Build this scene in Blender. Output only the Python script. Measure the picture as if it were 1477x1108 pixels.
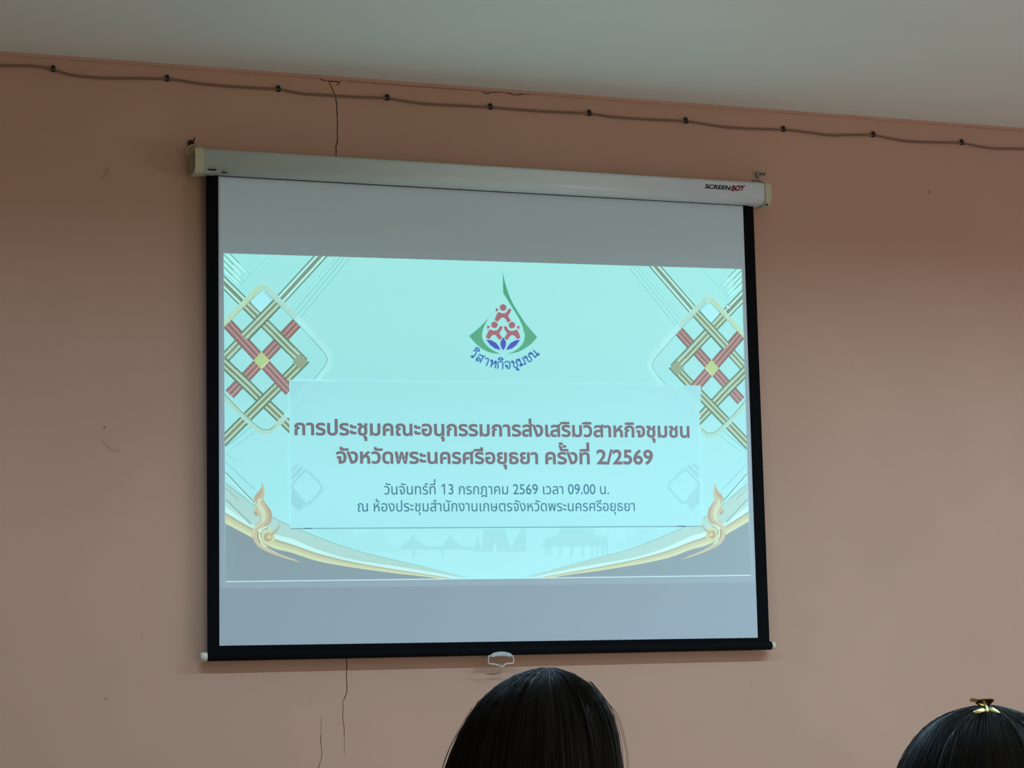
import bpy, bmesh, math, random
import numpy as np
from mathutils import Vector, Matrix
from mathutils.geometry import tessellate_polygon, interpolate_bezier, delaunay_2d_cdt

for o in list(bpy.data.objects):
    bpy.data.objects.remove(o, do_unlink=True)
scene = bpy.context.scene
COL = scene.collection
RNG = random.Random(7)

# ------------------------------------------------------------------ camera
F, CX, CY = 3250.0, 738.5, 554.0          # focal length and centre for a 1477 x 1108 frame
EYE = Vector((0.0, -6.3143, 1.25))
RX = Vector((0.93450786, -0.3550578, -0.02508015))    # image right, in the room
RY = Vector((0.02387988, 0.13284202, -0.99084951))    # image down
RZ = Vector((0.35514055, 0.92535774, 0.13262065))     # viewing direction
cam = bpy.data.cameras.new('camera')
cam.sensor_fit = 'HORIZONTAL'
cam.sensor_width = 36.0
cam.lens = F / 1477.0 * 36.0
cam.clip_start = 0.05
cam_ob = bpy.data.objects.new('camera', cam)
M = Matrix((RX, -RY, -RZ)).transposed().to_4x4()
M.translation = EYE
cam_ob.matrix_world = M
COL.objects.link(cam_ob)
scene.camera = cam_ob

# ------------------------------------------------------------------ world, lamps, exposure
w = bpy.data.worlds.new('world')
scene.world = w
w.use_nodes = True
w.node_tree.nodes['Background'].inputs[0].default_value = (0.5, 0.6, 0.7, 1)
w.node_tree.nodes['Background'].inputs[1].default_value = 0.05
vs = scene.view_settings
vs.view_transform = 'Standard'
vs.look = 'None'
vs.exposure = 0.0
vs.gamma = 1.0
vs.use_curve_mapping = False

CEIL = 3.084
WALL = 0.042            # the front wall; the screen cloth hangs in the plane y = 0


def area(name, loc, rot, sx, sy, power, col, spread=180):
    l = bpy.data.lights.new(name, 'AREA')
    l.shape = 'RECTANGLE'
    l.size, l.size_y = sx, sy
    l.energy = power
    l.color = col
    l.spread = math.radians(spread)
    o = bpy.data.objects.new(name, l)
    o.location = loc
    o.rotation_euler = rot
    COL.objects.link(o)
    return o


# cool white ceiling tubes above the audience, watts per colour channel
for (lx, ly, rgb) in ((1.0, -2.0, (17, 27, 36)), (3.6, -2.0, (15.5, 27, 30)), (3.6, -3.7, (11, 19, 22)), (4.6, -2.0, (14, 25.5, 36.0))):
    e = max(rgb)
    area('ceiling_tube_light', (lx, ly, CEIL - 0.06), (0, 0, 0), 1.2, 0.12, e, tuple(c / e for c in rgb), 160)
# unseen fill lights added at the back and right, fitted to the wall tones
area('back_fill_light', (3.0, -9.2, 1.5), (math.radians(90), 0, 0), 3.0, 1.4, 45, (0.93, 1.0, 0.60))
area('right_fill_light', (7.9, -4.0, 1.5), (math.radians(90), 0, math.radians(90)), 3.0, 1.4, 56, (0.86, 0.77, 1.0))


# ------------------------------------------------------------------ helpers
def at(px, py, Y=0.0):
    """the point of the plane y = Y that the photograph shows at pixel (px, py)"""
    d = RX * ((px - CX) / F) + RY * ((py - CY) / F) + RZ
    return EYE + d * ((Y - EYE.y) / d.y)


def lin(c):
    return tuple(((v / 255) / 12.92 if v / 255 <= 0.04045 else ((v / 255 + 0.055) / 1.055) ** 2.4) for v in c)


def mat(name, col, rough=0.6, spec=0.3, metal=0.0, noise=0.0, nscale=4.0, bump=0.0, bscale=60.0, emit=None):
    m = bpy.data.materials.new(name)
    m.use_nodes = True
    nt = m.node_tree
    b = nt.nodes['Principled BSDF']
    b.inputs['Base Color'].default_value = (*col, 1)
    b.inputs['Roughness'].default_value = rough
    b.inputs['Specular IOR Level'].default_value = spec
    b.inputs['Metallic'].default_value = metal
    if emit:
        b.inputs['Emission Color'].default_value = (*emit, 1)
        b.inputs['Emission Strength'].default_value = 1.0
    if noise or bump:
        tc = nt.nodes.new('ShaderNodeTexCoord')
    if noise:
        n = nt.nodes.new('ShaderNodeTexNoise')
        n.inputs['Scale'].default_value = nscale
        n.inputs['Detail'].default_value = 6
        nt.links.new(tc.outputs['Object'], n.inputs['Vector'])
        r = nt.nodes.new('ShaderNodeMapRange')
        r.inputs['From Min'].default_value = 0.3
        r.inputs['From Max'].default_value = 0.7
        r.inputs['To Min'].default_value = 1 - noise
        r.inputs['To Max'].default_value = 1 + noise
        nt.links.new(n.outputs['Fac'], r.inputs['Value'])
        mx = nt.nodes.new('ShaderNodeVectorMath')
        mx.operation = 'SCALE'
        mx.inputs[0].default_value = col
        nt.links.new(r.outputs['Result'], mx.inputs['Scale'])
        nt.links.new(mx.outputs['Vector'], b.inputs['Base Color'])
    if bump:
        n2 = nt.nodes.new('ShaderNodeTexNoise')
        n2.inputs['Scale'].default_value = bscale
        n2.inputs['Detail'].default_value = 4
        nt.links.new(tc.outputs['Object'], n2.inputs['Vector'])
        bp = nt.nodes.new('ShaderNodeBump')
        bp.inputs['Strength'].default_value = bump
        bp.inputs['Distance'].default_value = 0.002
        nt.links.new(n2.outputs['Fac'], bp.inputs['Height'])
        nt.links.new(bp.outputs['Normal'], b.inputs['Normal'])
    return m


def link(name, me, m=None, parent=None, smooth=False):
    me.name = name
    if m:
        for k in (m if isinstance(m, (list, tuple)) else [m]):
            me.materials.append(k)
    if smooth:
        me.polygons.foreach_set('use_smooth', [True] * len(me.polygons))
    o = bpy.data.objects.new(name, me)
    COL.objects.link(o)
    if parent:
        o.parent = parent
    return o


def from_bm(name, bm, m=None, parent=None, smooth=False, origin=None):
    """links a bmesh; the object's own origin sits at `origin` (world) or at its parent's"""
    ref = Vector(origin) if origin is not None else (parent_world(parent) if parent else Vector((0, 0, 0)))
    bmesh.ops.recalc_face_normals(bm, faces=bm.faces)
    bmesh.ops.translate(bm, verts=bm.verts, vec=-ref)
    me = bpy.data.meshes.new(name)
    bm.to_mesh(me)
    bm.free()
    o = link(name, me, m, parent, smooth)
    o.location = ref - (parent_world(parent) if parent else Vector((0, 0, 0)))
    return o


def parent_world(o):
    p = Vector((0, 0, 0))
    while o:
        p = p + Vector(o.location)
        o = o.parent
    return p


def empty(name, loc):
    o = bpy.data.objects.new(name, None)
    o.empty_display_size = 0.05
    o.location = loc
    COL.objects.link(o)
    return o


def tag(o, label=None, cat=None, group=None, kind=None):
    if label: o['label'] = label
    if cat: o['category'] = cat
    if group: o['group'] = group
    if kind: o['kind'] = kind
    return o


def box(bm, lo, hi, bev=0.0):
    lo, hi = Vector(lo), Vector(hi)
    r = bmesh.ops.create_cube(bm, size=1)
    c, s = (lo + hi) / 2, hi - lo
    for v in r['verts']:
        v.co = Vector((c.x + v.co.x * s.x, c.y + v.co.y * s.y, c.z + v.co.z * s.z))
    if bev:
        es = list({e for v in r['verts'] for e in v.link_edges})
        bmesh.ops.bevel(bm, geom=es, offset=bev, segments=2, affect='EDGES', profile=0.6)


def tube(bm, pts, rad, sides=8, cap=True, closed=False):
    pts = [Vector(p) for p in pts]
    n = len(pts)
    rads = rad if isinstance(rad, (list, tuple)) else [rad] * n
    rings = []
    up = None
    for i, p in enumerate(pts):
        a = pts[(i - 1) % n] if (closed or i > 0) else p
        b = pts[(i + 1) % n] if (closed or i < n - 1) else p
        t = (b - a).normalized()
        if up is None:
            up = t.orthogonal().normalized()
        up = (up - t * up.dot(t))
        up = up.normalized() if up.length > 1e-6 else t.orthogonal().normalized()
        s = t.cross(up)
        rings.append([bm.verts.new(p + (up * math.cos(2 * math.pi * k / sides) + s * math.sin(2 * math.pi * k / sides)) * rads[i]) for k in range(sides)])
    for i in range(n if closed else n - 1):
        A, B = rings[i], rings[(i + 1) % n]
        for k in range(sides):
            bm.faces.new((A[k], A[(k + 1) % sides], B[(k + 1) % sides], B[k]))
    if cap and not closed:
        bm.faces.new(rings[0][::-1])
        bm.faces.new(rings[-1])


def prism(bm, pts, vec):
    """a flat outline (world points) pulled out along vec"""
    vec = Vector(vec)
    A = [bm.verts.new(Vector(p)) for p in pts]
    B = [bm.verts.new(Vector(p) + vec) for p in pts]
    n = len(pts)
    for i in range(n):
        bm.faces.new((A[i], A[(i + 1) % n], B[(i + 1) % n], B[i]))
    for t in tessellate_polygon([[Vector(p) for p in pts]]):
        bm.faces.new([A[i] for i in t])
        bm.faces.new([B[i] for i in reversed(t)])


def smooth_path(pts, k=6):
    """Catmull-Rom through the points"""
    pts = [Vector(p) for p in pts]
    out = []
    for i in range(len(pts) - 1):
        p0 = pts[max(i - 1, 0)]; p1 = pts[i]; p2 = pts[i + 1]; p3 = pts[min(i + 2, len(pts) - 1)]
        for j in range(k):
            t = j / k
            out.append(0.5 * ((2 * p1) + (p2 - p0) * t + (2 * p0 - 5 * p1 + 4 * p2 - p3) * t * t + (3 * p1 - p0 - 3 * p2 + p3) * t ** 3))
    out.append(pts[-1])
    return out


# ------------------------------------------------------------------ materials
WALL_ALB = (0.57, 0.335, 0.25)
m_wall = mat('pink_wall_paint', WALL_ALB, 0.75, 0.25, noise=0.05, nscale=1.6, bump=0.12, bscale=35)
m_trim = mat('pink_joint_paint', (0.57, 0.325, 0.24), 0.7, 0.25, noise=0.06, nscale=9)
m_crack = mat('crack_dark', (0.055, 0.03, 0.022), 0.9, 0.1)
m_faint = mat('hairline_crack', (0.2, 0.13, 0.105), 0.9, 0.1)
m_ceil = mat("ceiling_paint", (0.86, 0.87, 0.82), 0.45, 0.6, noise=0.03, nscale=1.2, bump=0.05, bscale=40)
m_floor = mat('floor_tile', (0.42, 0.34, 0.26), 0.35, 0.4, noise=0.06, nscale=3)
m_cable = mat('brown_painted_cable', (0.25, 0.145, 0.10), 0.7, 0.2)
m_clip = mat('black_plastic_clip', (0.012, 0.011, 0.011), 0.4, 0.5)
m_case = mat('white_metal_case', (0.66, 0.73, 0.74), 0.32, 0.5, noise=0.02, nscale=14)
m_cap = mat('cream_plastic', (0.56, 0.50, 0.34), 0.5, 0.4, noise=0.06, nscale=30)
m_dark = mat('dark_gap', (0.01, 0.01, 0.012), 0.8, 0.1)
FABRIC = (0.55, 0.60, 0.67)
m_cloth = mat('white_screen_cloth', FABRIC, 0.9, 0.1, noise=0.012, nscale=2.5)
m_black = mat('black_screen_border', (0.0035, 0.0037, 0.0045), 0.85, 0.08)
m_bar = mat('black_bar_enamel', (0.0038, 0.004, 0.0048), 0.8, 0.08)
m_barcap = mat('ivory_bar_plug', (0.62, 0.60, 0.48), 0.45, 0.4)
m_grip = mat('grey_plastic_grip', (0.45, 0.50, 0.50), 0.45, 0.4)
m_wire = mat('pale_steel_wire', (0.62, 0.60, 0.57), 0.35, 0.6, metal=0.4)
m_steel = mat('grey_hook_steel', (0.33, 0.31, 0.28), 0.45, 0.5, metal=0.6)

# ------------------------------------------------------------------ the room
X0, X1, YB = -2.6, 8.0, -9.4
bm = bmesh.new(); box(bm, (X0, WALL, 0), (X1, WALL + 0.15, CEIL))
wall_front = tag(from_bm('wall_front', bm, m_wall), kind='structure')
bm = bmesh.new(); box(bm, (X0, YB - 0.15, 0), (X1, YB, CEIL))
tag(from_bm('wall_back', bm, m_wall), kind='structure')
bm = bmesh.new(); box(bm, (X0 - 0.15, YB - 0.15, 0), (X0, WALL + 0.15, CEIL))
tag(from_bm('wall_left', bm, m_wall), kind='structure')
bm = bmesh.new(); box(bm, (X1, YB - 0.15, 0), (X1 + 0.15, WALL + 0.15, CEIL))
tag(from_bm('wall_right', bm, m_wall), kind='structure')
bm = bmesh.new(); box(bm, (X0 - 0.15, YB - 0.15, CEIL), (X1 + 0.15, WALL + 0.15, CEIL + 0.12))
tag(from_bm('ceiling', bm, m_ceil), kind='structure')
bm = bmesh.new(); box(bm, (X0 - 0.15, YB - 0.15, -0.12), (X1 + 0.15, WALL + 0.15, 0))
tag(from_bm('floor', bm, m_floor), kind='structure')

# painted joint strip along the top of the wall, slightly proud of it
bm = bmesh.new()
a = at(738, 131, WALL)
box(bm, (X0, WALL - 0.004, CEIL - 0.010), (X1, WALL, CEIL))
tag(from_bm('trim_1', bm, m_trim), kind='structure')


# ------------------------------------------------------------------ cracks in the wall
def crack(pts, wid, m, jit=0.6, name='crack'):
    """a thin groove line along photo pixels, lying on the wall"""
    bm = bmesh.new()
    P = []
    for i in range(len(pts) - 1):
        (x0, y0), (x1, y1) = pts[i], pts[i + 1]
        k = max(2, int(math.hypot(x1 - x0, y1 - y0) / 5))
        for j in range(k):
            t = j / k
            P.append((x0 + (x1 - x0) * t + RNG.uniform(-jit, jit), y0 + (y1 - y0) * t + RNG.uniform(-jit, jit) * 0.5))
    P.append(pts[-1])
    Q = [at(x, y, WALL - 0.0006) for x, y in P]
    n = len(Q)
    L = []
    for i, q in enumerate(Q):
        d = (Q[min(i + 1, n - 1)] - Q[max(i - 1, 0)]).normalized()
        s = Vector((-d.z, 0, d.x))
        h = wid * 0.5 * RNG.uniform(0.7, 1.2) * (0.35 if i in (0, n - 1) else 1)
        L.append((bm.verts.new(q + s * h), bm.verts.new(q - s * h)))
    for i in range(n - 1):
        bm.faces.new((L[i][0], L[i][1], L[i + 1][1], L[i + 1][0]))
    return from_bm(name, bm, m, wall_front)


crack([(473.4, 116.6), (477.5, 124.7), (484.3, 136.9), (485.8, 150), (486.4, 174.8), (487, 202), (484.8, 212), (485, 232)], 0.0028, m_crack)
crack([(472, 116.5), (482, 117.5), (491, 118), (485, 123.5)], 0.004, m_crack)
crack([(430, 110), (461, 113), (466, 116), (473, 116.6)], 0.0028, m_crack)
crack([(693, 131.4), (702, 134.9), (713, 132.8), (729, 133.4), (743, 137.4), (756, 135.5), (770, 136), (790, 136)], 0.003, m_crack)
crack([(836, 139.5), (855, 141.3), (880, 144), (900, 145)], 0.0022, m_crack)
crack([(499.6, 946), (500.2, 964.5), (499.6, 970), (500.4, 983), (500.2, 999), (497.5, 1007), (494.6, 1011)], 0.0024, m_crack, 0.4)
crack([(494.6, 1011), (495, 1024.8), (494.3, 1034.5), (496.2, 1046), (496.7, 1063)], 0.0016, m_crack, 0.3)
crack([(496.7, 1063), (496.7, 1090)], 0.001, m_faint, 0.3)
crack([(464, 1033), (463.3, 1057)], 0.0012, m_faint, 0.3)
crack([(463.3, 1057), (462.1, 1066.6), (463.8, 1079.5), (464.5, 1090.7), (462, 1100), (459.7, 1107), (458, 1116)], 0.0016, m_crack, 0.3)
# the joint under the top strip has opened up along most of the wall
crack([(0, 78), (150, 88.5), (300, 99.5), (430, 110)], 0.0022, m_crack, 0.5, 'joint_crack')
crack([(500, 117.5), (690, 131.4)], 0.0013, m_faint, 0.5, 'joint_crack')
crack([(900, 145), (1080, 158.5), (1477, 189)], 0.0022, m_crack, 0.5, 'joint_crack')
crack([(1340.6, 274.5), (1341.4, 279.5)], 0.005, m_crack, 0.1, 'wall_chip')
crack([(446.5, 1011), (448.5, 1011.5)], 0.004, m_faint, 0.1, 'wall_chip')
m_scuff = mat('scuffed_paint', (0.47, 0.285, 0.215), 0.8, 0.2)
crack([(149.5, 615), (151.5, 617.5)], 0.005, m_crack, 0.1, 'wall_chip')
crack([(147, 630), (150, 640), (160, 648), (176, 652)], 0.006, m_scuff, 0.5, 'wall_scuff')
crack([(147, 258), (154, 247), (158, 243)], 0.012, m_scuff, 0.8, 'wall_scuff')
crack([(151.5, 1007), (154, 1009)], 0.004, m_faint, 0.1, 'wall_chip')
crack([(205, 912), (206, 921)], 0.003, m_scuff, 0.1, 'wall_scuff')
crack([(1082, 988), (1084, 989)], 0.004, m_faint, 0.1, 'wall_chip')
crack([(700, 972), (712, 972.5), (722, 971)], 0.003, m_faint, 0.4, 'wall_scuff')

# ------------------------------------------------------------------ the cable along the top of the wall and its clips
CLIPS = [(76.6, 100.6), (241, 114.2), (401, 129.2), (558.2, 141.8), (706.9, 155), (849.5, 164.1), (988.6, 175.1), (1129.5, 187.3), (1259, 195), (1386.5, 206.4)]
CAB = [(-420, 64), (-300, 76), (-160, 84), (-60, 93.5), (0, 94.7), (40.6, 95.2), (62, 97), (76.6, 100.6), (90, 104.5), (110, 109.3), (151.7, 112.8), (200, 113.3), (241, 114.2), (262, 116.5), (289.8, 121), (338.5, 125.3),
       (401, 129), (418, 132), (439.6, 135.5), (474.8, 137.7), (515.4, 140.1), (558.2, 141.7), (583, 145.8), (618.3, 150.4), (664.4, 152.6), (706.9, 155), (742.9, 158), (780, 160.6), (849.5, 164.1),
       (881.9, 168.5), (930.6, 172.2), (988.6, 175), (1023, 180), (1047.6, 183.6), (1085, 185.8), (1129.5, 187.4), (1158, 190), (1196, 195), (1228.7, 194.7), (1259, 195), (1280, 198.8), (1307, 203.6),
       (1347.8, 205.5), (1386.5, 206.4), (1415.5, 211.8), (1440, 214.5), (1477, 215), (1540, 219), (1640, 228), (1760, 234), (1900, 246)]
bm = bmesh.new()
tube(bm, smooth_path([at(x, y, WALL - 0.0038) for x, y in CAB], 4), 0.0037, 8)
tag(from_bm('cable', bm, m_cable, smooth=True), 'thin brown cable sagging between black clips along the top of the pink wall', 'cable')

ordinal = ['nearest the photo\'s left edge', 'second from left', 'third from left, left of the ceiling crack',
           'fourth from left, right of the ceiling crack', 'fifth from left', 'sixth from left', 'seventh from left, above the case lettering',
           'third from right', 'second from right', 'nearest the photo\'s right edge']
clip_root = None
for i, (x, y) in enumerate(CLIPS):
    p = at(x, y, WALL)
    if clip_root is None:
        clip_root = empty('cable_clip', p)
        bm = bmesh.new()          # the saddle over the cable
        arc = [(-0.0105, 0), (-0.0105, 0.004), (-0.007, 0.0045)] + [(0.0068 * math.cos(math.pi - t * math.pi / 8), 0.0045 + 0.0058 * math.sin(t * math.pi / 8)) for t in range(9)] + [(0.007, 0.0045), (0.0075, 0)]
        prism(bm, [p + Vector((-0.0055, -b, -a)) for a, b in arc], (0.011, 0, 0))
        from_bm('saddle', bm, m_clip, clip_root)
        bm = bmesh.new()          # the nail through its lower ear
        tube(bm, [p + Vector((0, -0.0, -0.0095 + 0.019)), p + Vector((0, -0.0055, -0.0095 + 0.019)), p + Vector((0, -0.0056, 0.0095)), p + Vector((0, -0.0075, 0.0095))], [0.0016, 0.0016, 0.0035, 0.003], 10)
        from_bm('nail', bm, m_clip, clip_root)
        c = clip_root
    else:
        c = clip_root.copy(); COL.objects.link(c)
        c.location = p
        for ch in list(clip_root.children):
            d = ch.copy(); COL.objects.link(d); d.parent = c
    tag(c, 'black cable clip on the wall, ' + ordinal[i], 'cable clip', 'cable clips along the top of the wall')

# ------------------------------------------------------------------ the projection screen
CASE_F = -0.045          # front face of the case
sc_root = empty('projection_screen', at(700, 944, 0.0))
tag(sc_root, 'pull-down projector screen with black border and a cyan Thai slide, hanging on the pink wall', 'projector screen')

# cloth: white area and black border, as one sheet 0.8 mm thick
wTL, wTR, wBR, wBL = (314.9, 254), (1071.5, 296), (1093, 920), (316.6, 931.5)
bTL, bTR, bBR, bBL = (297, 254), (1086.5, 296), (1110.2, 930), (299.2, 943)


def up(a, b, t):          # the same edge carried on upwards behind the case
    return (a[0] + (a[0] - b[0]) * t, a[1] + (a[1] - b[1]) * t)


wTL, wTR, bTL, bTR = up(wTL, wBL, 0.03), up(wTR, wBR, 0.03), up(bTL, bBL, 0.03), up(bTR, bBR, 0.03)
bm = bmesh.new()
prism(bm, [at(*p) for p in (wTL, wTR, wBR, wBL)], (0, 0.0008, 0))
from_bm('screen_cloth', bm, m_cloth, sc_root)
bm = bmesh.new()
prism(bm, [at(*p) for p in (bTL, wTL, wBL, wBR, wTR, bTR, bBR, bBL)], (0, 0.0008, 0))
border = from_bm('border', bm, m_black, sc_root)
tag(border, 'black cloth border')

# bottom bar with its plugs
bm = bmesh.new()
pl, pr = at(298.2, 947.3, 0.006), at(1112, 931.3, 0.006)
tube(bm, [pl + (pr - pl) * t for t in (0, 0.001, 0.5, 0.999, 1)], [0.0125, 0.0135, 0.0135, 0.0135, 0.0125], 20)
from_bm('bottom_bar', bm, m_bar, sc_root, smooth=True)
bm = bmesh.new()
d = (pr - pl).normalized()
tube(bm, [pl + d * 0.002, pl - d * 0.012, pl - d * 0.018, pl - d * 0.0195], [0.0125, 0.0122, 0.0108, 0.008], 18)
tag(from_bm('bar_plug', bm, m_barcap, sc_root, smooth=True), 'ivory plug at the left end of the bottom bar')
bm = bmesh.new()
tube(bm, [pr - d * 0.002, pr + d * 0.007, pr + d * 0.012, pr + d * 0.0135], [0.0125, 0.0122, 0.0108, 0.008], 18)
tag(from_bm('bar_plug', bm, m_barcap, sc_root, smooth=True), 'ivory plug at the right end of the bottom bar')

# pull handle hooked on the bar
Z = lambda x, y: (690 + x / 21.1, 920 + y / 21.1)
grip = [(398, 575), (405, 520), (440, 480), (520, 448), (610, 430), (700, 423), (790, 428), (880, 445), (960, 468), (1010, 495), (1005, 555), (985, 572), (930, 577), (885, 560), (850, 545), (700, 540), (545, 545), (510, 562), (490, 583), (430, 588)]
bm = bmesh.new()
prism(bm, [at(*Z(*g), -0.016) for g in grip], (0, 0.012, 0))
bmesh.ops.bevel(bm, geom=[e for e in bm.edges if len(e.link_faces) == 2 and e.calc_face_angle(0) > 1.2], offset=0.0015, segments=2, affect='EDGES')
handle = tag(from_bm('pull_handle', bm, m_grip, sc_root), 'grey moulded grip with a wire pull loop')
bm = bmesh.new()
wp = [(650, 815), (735, 885), (775, 840), (825, 800), (1040, 775), (1068, 745), (1066, 660), (1048, 575), (1030, 556), (700, 552), (345, 556), (318, 580), (306, 640), (306, 735), (330, 788), (450, 805), (565, 818), (612, 848), (668, 908)]
tube(bm, smooth_path([at(*Z(x, y), -0.010 - (0.003 if i < 3 else 0)) for i, (x, y) in enumerate(wp)], 4), 0.00205, 8)
from_bm('wire_loop', bm, m_wire, handle, smooth=True)
bm = bmesh.new()
tube(bm, [at(*Z(668, 905), -0.010), at(*Z(672, 960), -0.010), at(*Z(666, 1080), -0.009)], 0.0006, 6)
from_bm('pull_thread', bm, m_faint, handle)

# case: a bent metal channel, profile drawn in (y, z), pulled along its length
cl_t, cr_t = at(292, 213.2, CASE_F), at(1106, 262.2, CASE_F)
cl_b, cr_b = at(292, 247.5, CASE_F), at(1106, 294.3, CASE_F)
ax = (cr_t - cl_t).normalized()
hgt = ((cl_t - cl_b).length + (cr_t - cr_b).length) / 2


def profile(y0, y1, h, r, rb=None):
    pts = []
    rb = rb or r
    for cx_, cz_, a0, q in ((y0 + r, h - r, 90, r), (y0 + rb, rb, 180, rb), (y1 - r, r, 270, r), (y1 - r, h - r, 0, r)):
        for k in range(9):
            t = math.radians(a0 + 90 * k / 8)
            pts.append((cx_ + q * math.cos(t), cz_ + q * math.sin(t)))
    return pts


prof = profile(CASE_F, WALL - 0.014, hgt, 0.014, 0.026)
bm = bmesh.new()
prism(bm, [Vector((cl_b.x, y, cl_b.z + z)) for y, z in prof], (cr_b.x - cl_b.x, 0, cr_b.z - cl_b.z))
case = from_bm('case', bm, m_case, sc_root)
for pgn in case.data.polygons:
    pgn.use_smooth = abs(pgn.normal.x) < 0.7
tag(case, 'long white metal roller case')
bm = bmesh.new()     # slot the cloth runs out of
box(bm, (cl_b.x + 0.045, CASE_F + 0.037, cl_b.z - 0.0006), (cr_b.x - 0.045, 0.012, cl_b.z + 0.004))
for v in bm.verts:
    v.co.z += (cr_b.z - cl_b.z) * (v.co.x - cl_b.x) / (cr_b.x - cl_b.x)
from_bm('cloth_slot', bm, m_dark, case)

def end_cap(x0, x1, zb, lab):
    bm = bmesh.new()
    y0, y1 = CASE_F - 0.0025, WALL - 0.0115
    out = profile(y0, y1, hgt + 0.005, 0.016, 0.027)
    inn = profile(y0 + 0.006, y1 - 0.006, hgt - 0.007, 0.014)
    ring = lambda pr_, x, dz: [bm.verts.new((x, y, zb + z + dz)) for y, z in pr_]
    A, B = ring(out, x0, -0.0025), ring(out, x1, -0.0025)
    C, D = ring(inn, x1, 0.0035), ring(inn, x1 + (x0 - x1) * 0.55, 0.0035)
    n = len(A)
    for P, Q in ((A, B), (B, C), (C, D)):
        for i in range(n):
            bm.faces.new((P[i], P[(i + 1) % n], Q[(i + 1) % n], Q[i]))
    bm.faces.new(A[::-1]); bm.faces.new(D)
    return tag(from_bm('end_cap', bm, m_cap, sc_root, smooth=False), lab)


capL = end_cap(cl_b.x + 0.004, cl_b.x - 0.021, cl_b.z, 'cream plastic cap at the left end of the case')
capR = end_cap(cr_b.x - 0.003, cr_b.x + 0.018, cr_b.z, 'cream plastic cap at the right end of the case')
# little steel hanging loops riveted on top of the caps
bm = bmesh.new()
p = cl_b + Vector((-0.012, 0.04, hgt))
tube(bm, smooth_path([p + Vector((0.012, -0.015, 0)), p + Vector((0.006, -0.005, 0.012)), p + Vector((-0.006, 0.02, 0.019)), p + Vector((-0.016, 0.036, 0.012)), p + Vector((-0.014, 0.03, -0.006)), p + Vector((-0.002, 0.01, 0.0))], 5), 0.0028, 8)
from_bm('hanging_loop', bm, m_cap, capL, smooth=True)
bm = bmesh.new()
p = cr_b + Vector((0.006, 0.04, hgt))
tube(bm, smooth_path([p + Vector((0.004, -0.012, 0.0)), p + Vector((-0.003, 0.0, 0.010)), p + Vector((-0.014, 0.026, 0.019)), p + Vector((-0.019, 0.032, 0.013)), p + Vector((-0.010, 0.02, 0.004)), p + Vector((0.0, 0.0, 0.0))], 5), 0.0026, 8)
from_bm('hanging_loop', bm, m_steel, capR, smooth=True)
# screws and dark dents at the ends of the case
for (x, y, hw) in ((306, 245.0, 0.012), (323.5, 248.8, 0.0085)):
    bm = bmesh.new()
    q = at(x, y, CASE_F + 0.002)
    box(bm, q + Vector((-hw, -0.004, -0.0012)), q + Vector((hw, 0.004, 0.0012)), 0.0008)
    from_bm('dent', bm, m_dark, case)
bm = bmesh.new()
q = at(1106, 295.3, CASE_F + 0.0)
tube(bm, [q + Vector((0, 0.004, 0)), q + Vector((0, -0.002, 0))], 0.003, 10)
from_bm('screw', bm, m_dark, case)

# hooks in the wall that carry the case
bm = bmesh.new()
q = at(274.8, 207, WALL)
tube(bm, [q + Vector((0, 0, 0)), q + Vector((0, -0.006, 0)), q + Vector((0, -0.007, 0))], [0.0095, 0.0095, 0.007], 16)
tube(bm, smooth_path([q + Vector((0, -0.004, 0)), q + Vector((0.0, -0.02, 0.002)), q + Vector((0.002, -0.032, -0.002)), q + Vector((0.004, -0.032, 0.010))], 5), 0.0025, 8)
tag(from_bm('wall_hook', bm, mat('rusty_hook', (0.06, 0.04, 0.03), 0.6, 0.4, metal=0.5), origin=q), 'dark rusty hook in the wall at the left end of the screen case', 'hook', 'wall hooks carrying the screen')
bm = bmesh.new()
q = at(1094, 253, WALL)
tube(bm, [q + Vector((0, 0, 0)), q + Vector((0, -0.008, 0)), q + Vector((0, -0.010, 0))], [0.012, 0.0115, 0.008], 16)
tube(bm, smooth_path([q + Vector((0, -0.006, 0)), q + Vector((0.003, -0.022, 0.001)), q + Vector((0.006, -0.032, -0.006)), q + Vector((0.005, -0.038, 0.004))], 5), 0.003, 8)
tag(from_bm('wall_hook', bm, m_steel, origin=q), 'grey steel hook in the wall at the right end of the screen case', 'hook', 'wall hooks carrying the screen')

# ------------------------------------------------------------------ lettering: glyph outlines from the built-in typeface
_gl = {}
DG = None


def glyph_raw(c):
    cu = bpy.data.curves.new('glyph', 'FONT')
    cu.body = c
    o = bpy.data.objects.new('glyph', cu)
    COL.objects.link(o)
    bpy.context.view_layer.update()
    dg = bpy.context.evaluated_depsgraph_get()
    oc = o.evaluated_get(dg)
    crv = oc.to_curve(dg, apply_modifiers=False)
    cs = []
    for s in crv.splines:
        pts = []
        bp = s.bezier_points
        n = len(bp)
        for i in range(n):
            a, b = bp[i], bp[(i + 1) % n]
            if (a.handle_right - a.co).length < 1e-6 and (b.handle_left - b.co).length < 1e-6:
                seg = [a.co.copy()]
            else:
                seg = interpolate_bezier(a.co, a.handle_right, b.handle_left, b.co, 7)[:-1]
            for q in seg:
                if not pts or (Vector((q[0], q[1])) - pts[-1]).length > 1e-5:
                    pts.append(Vector((q[0], q[1])))
        if len(pts) > 2 and (pts[0] - pts[-1]).length < 1e-5:
            pts.pop()
        if len(pts) > 2:
            cs.append(pts)
    oc.to_curve_clear()
    bpy.data.objects.remove(o)
    bpy.data.curves.remove(cu)
    return cs


def area2(p):
    return sum(p[i].x * p[(i + 1) % len(p)].y - p[(i + 1) % len(p)].x * p[i].y for i in range(len(p))) / 2


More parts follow.
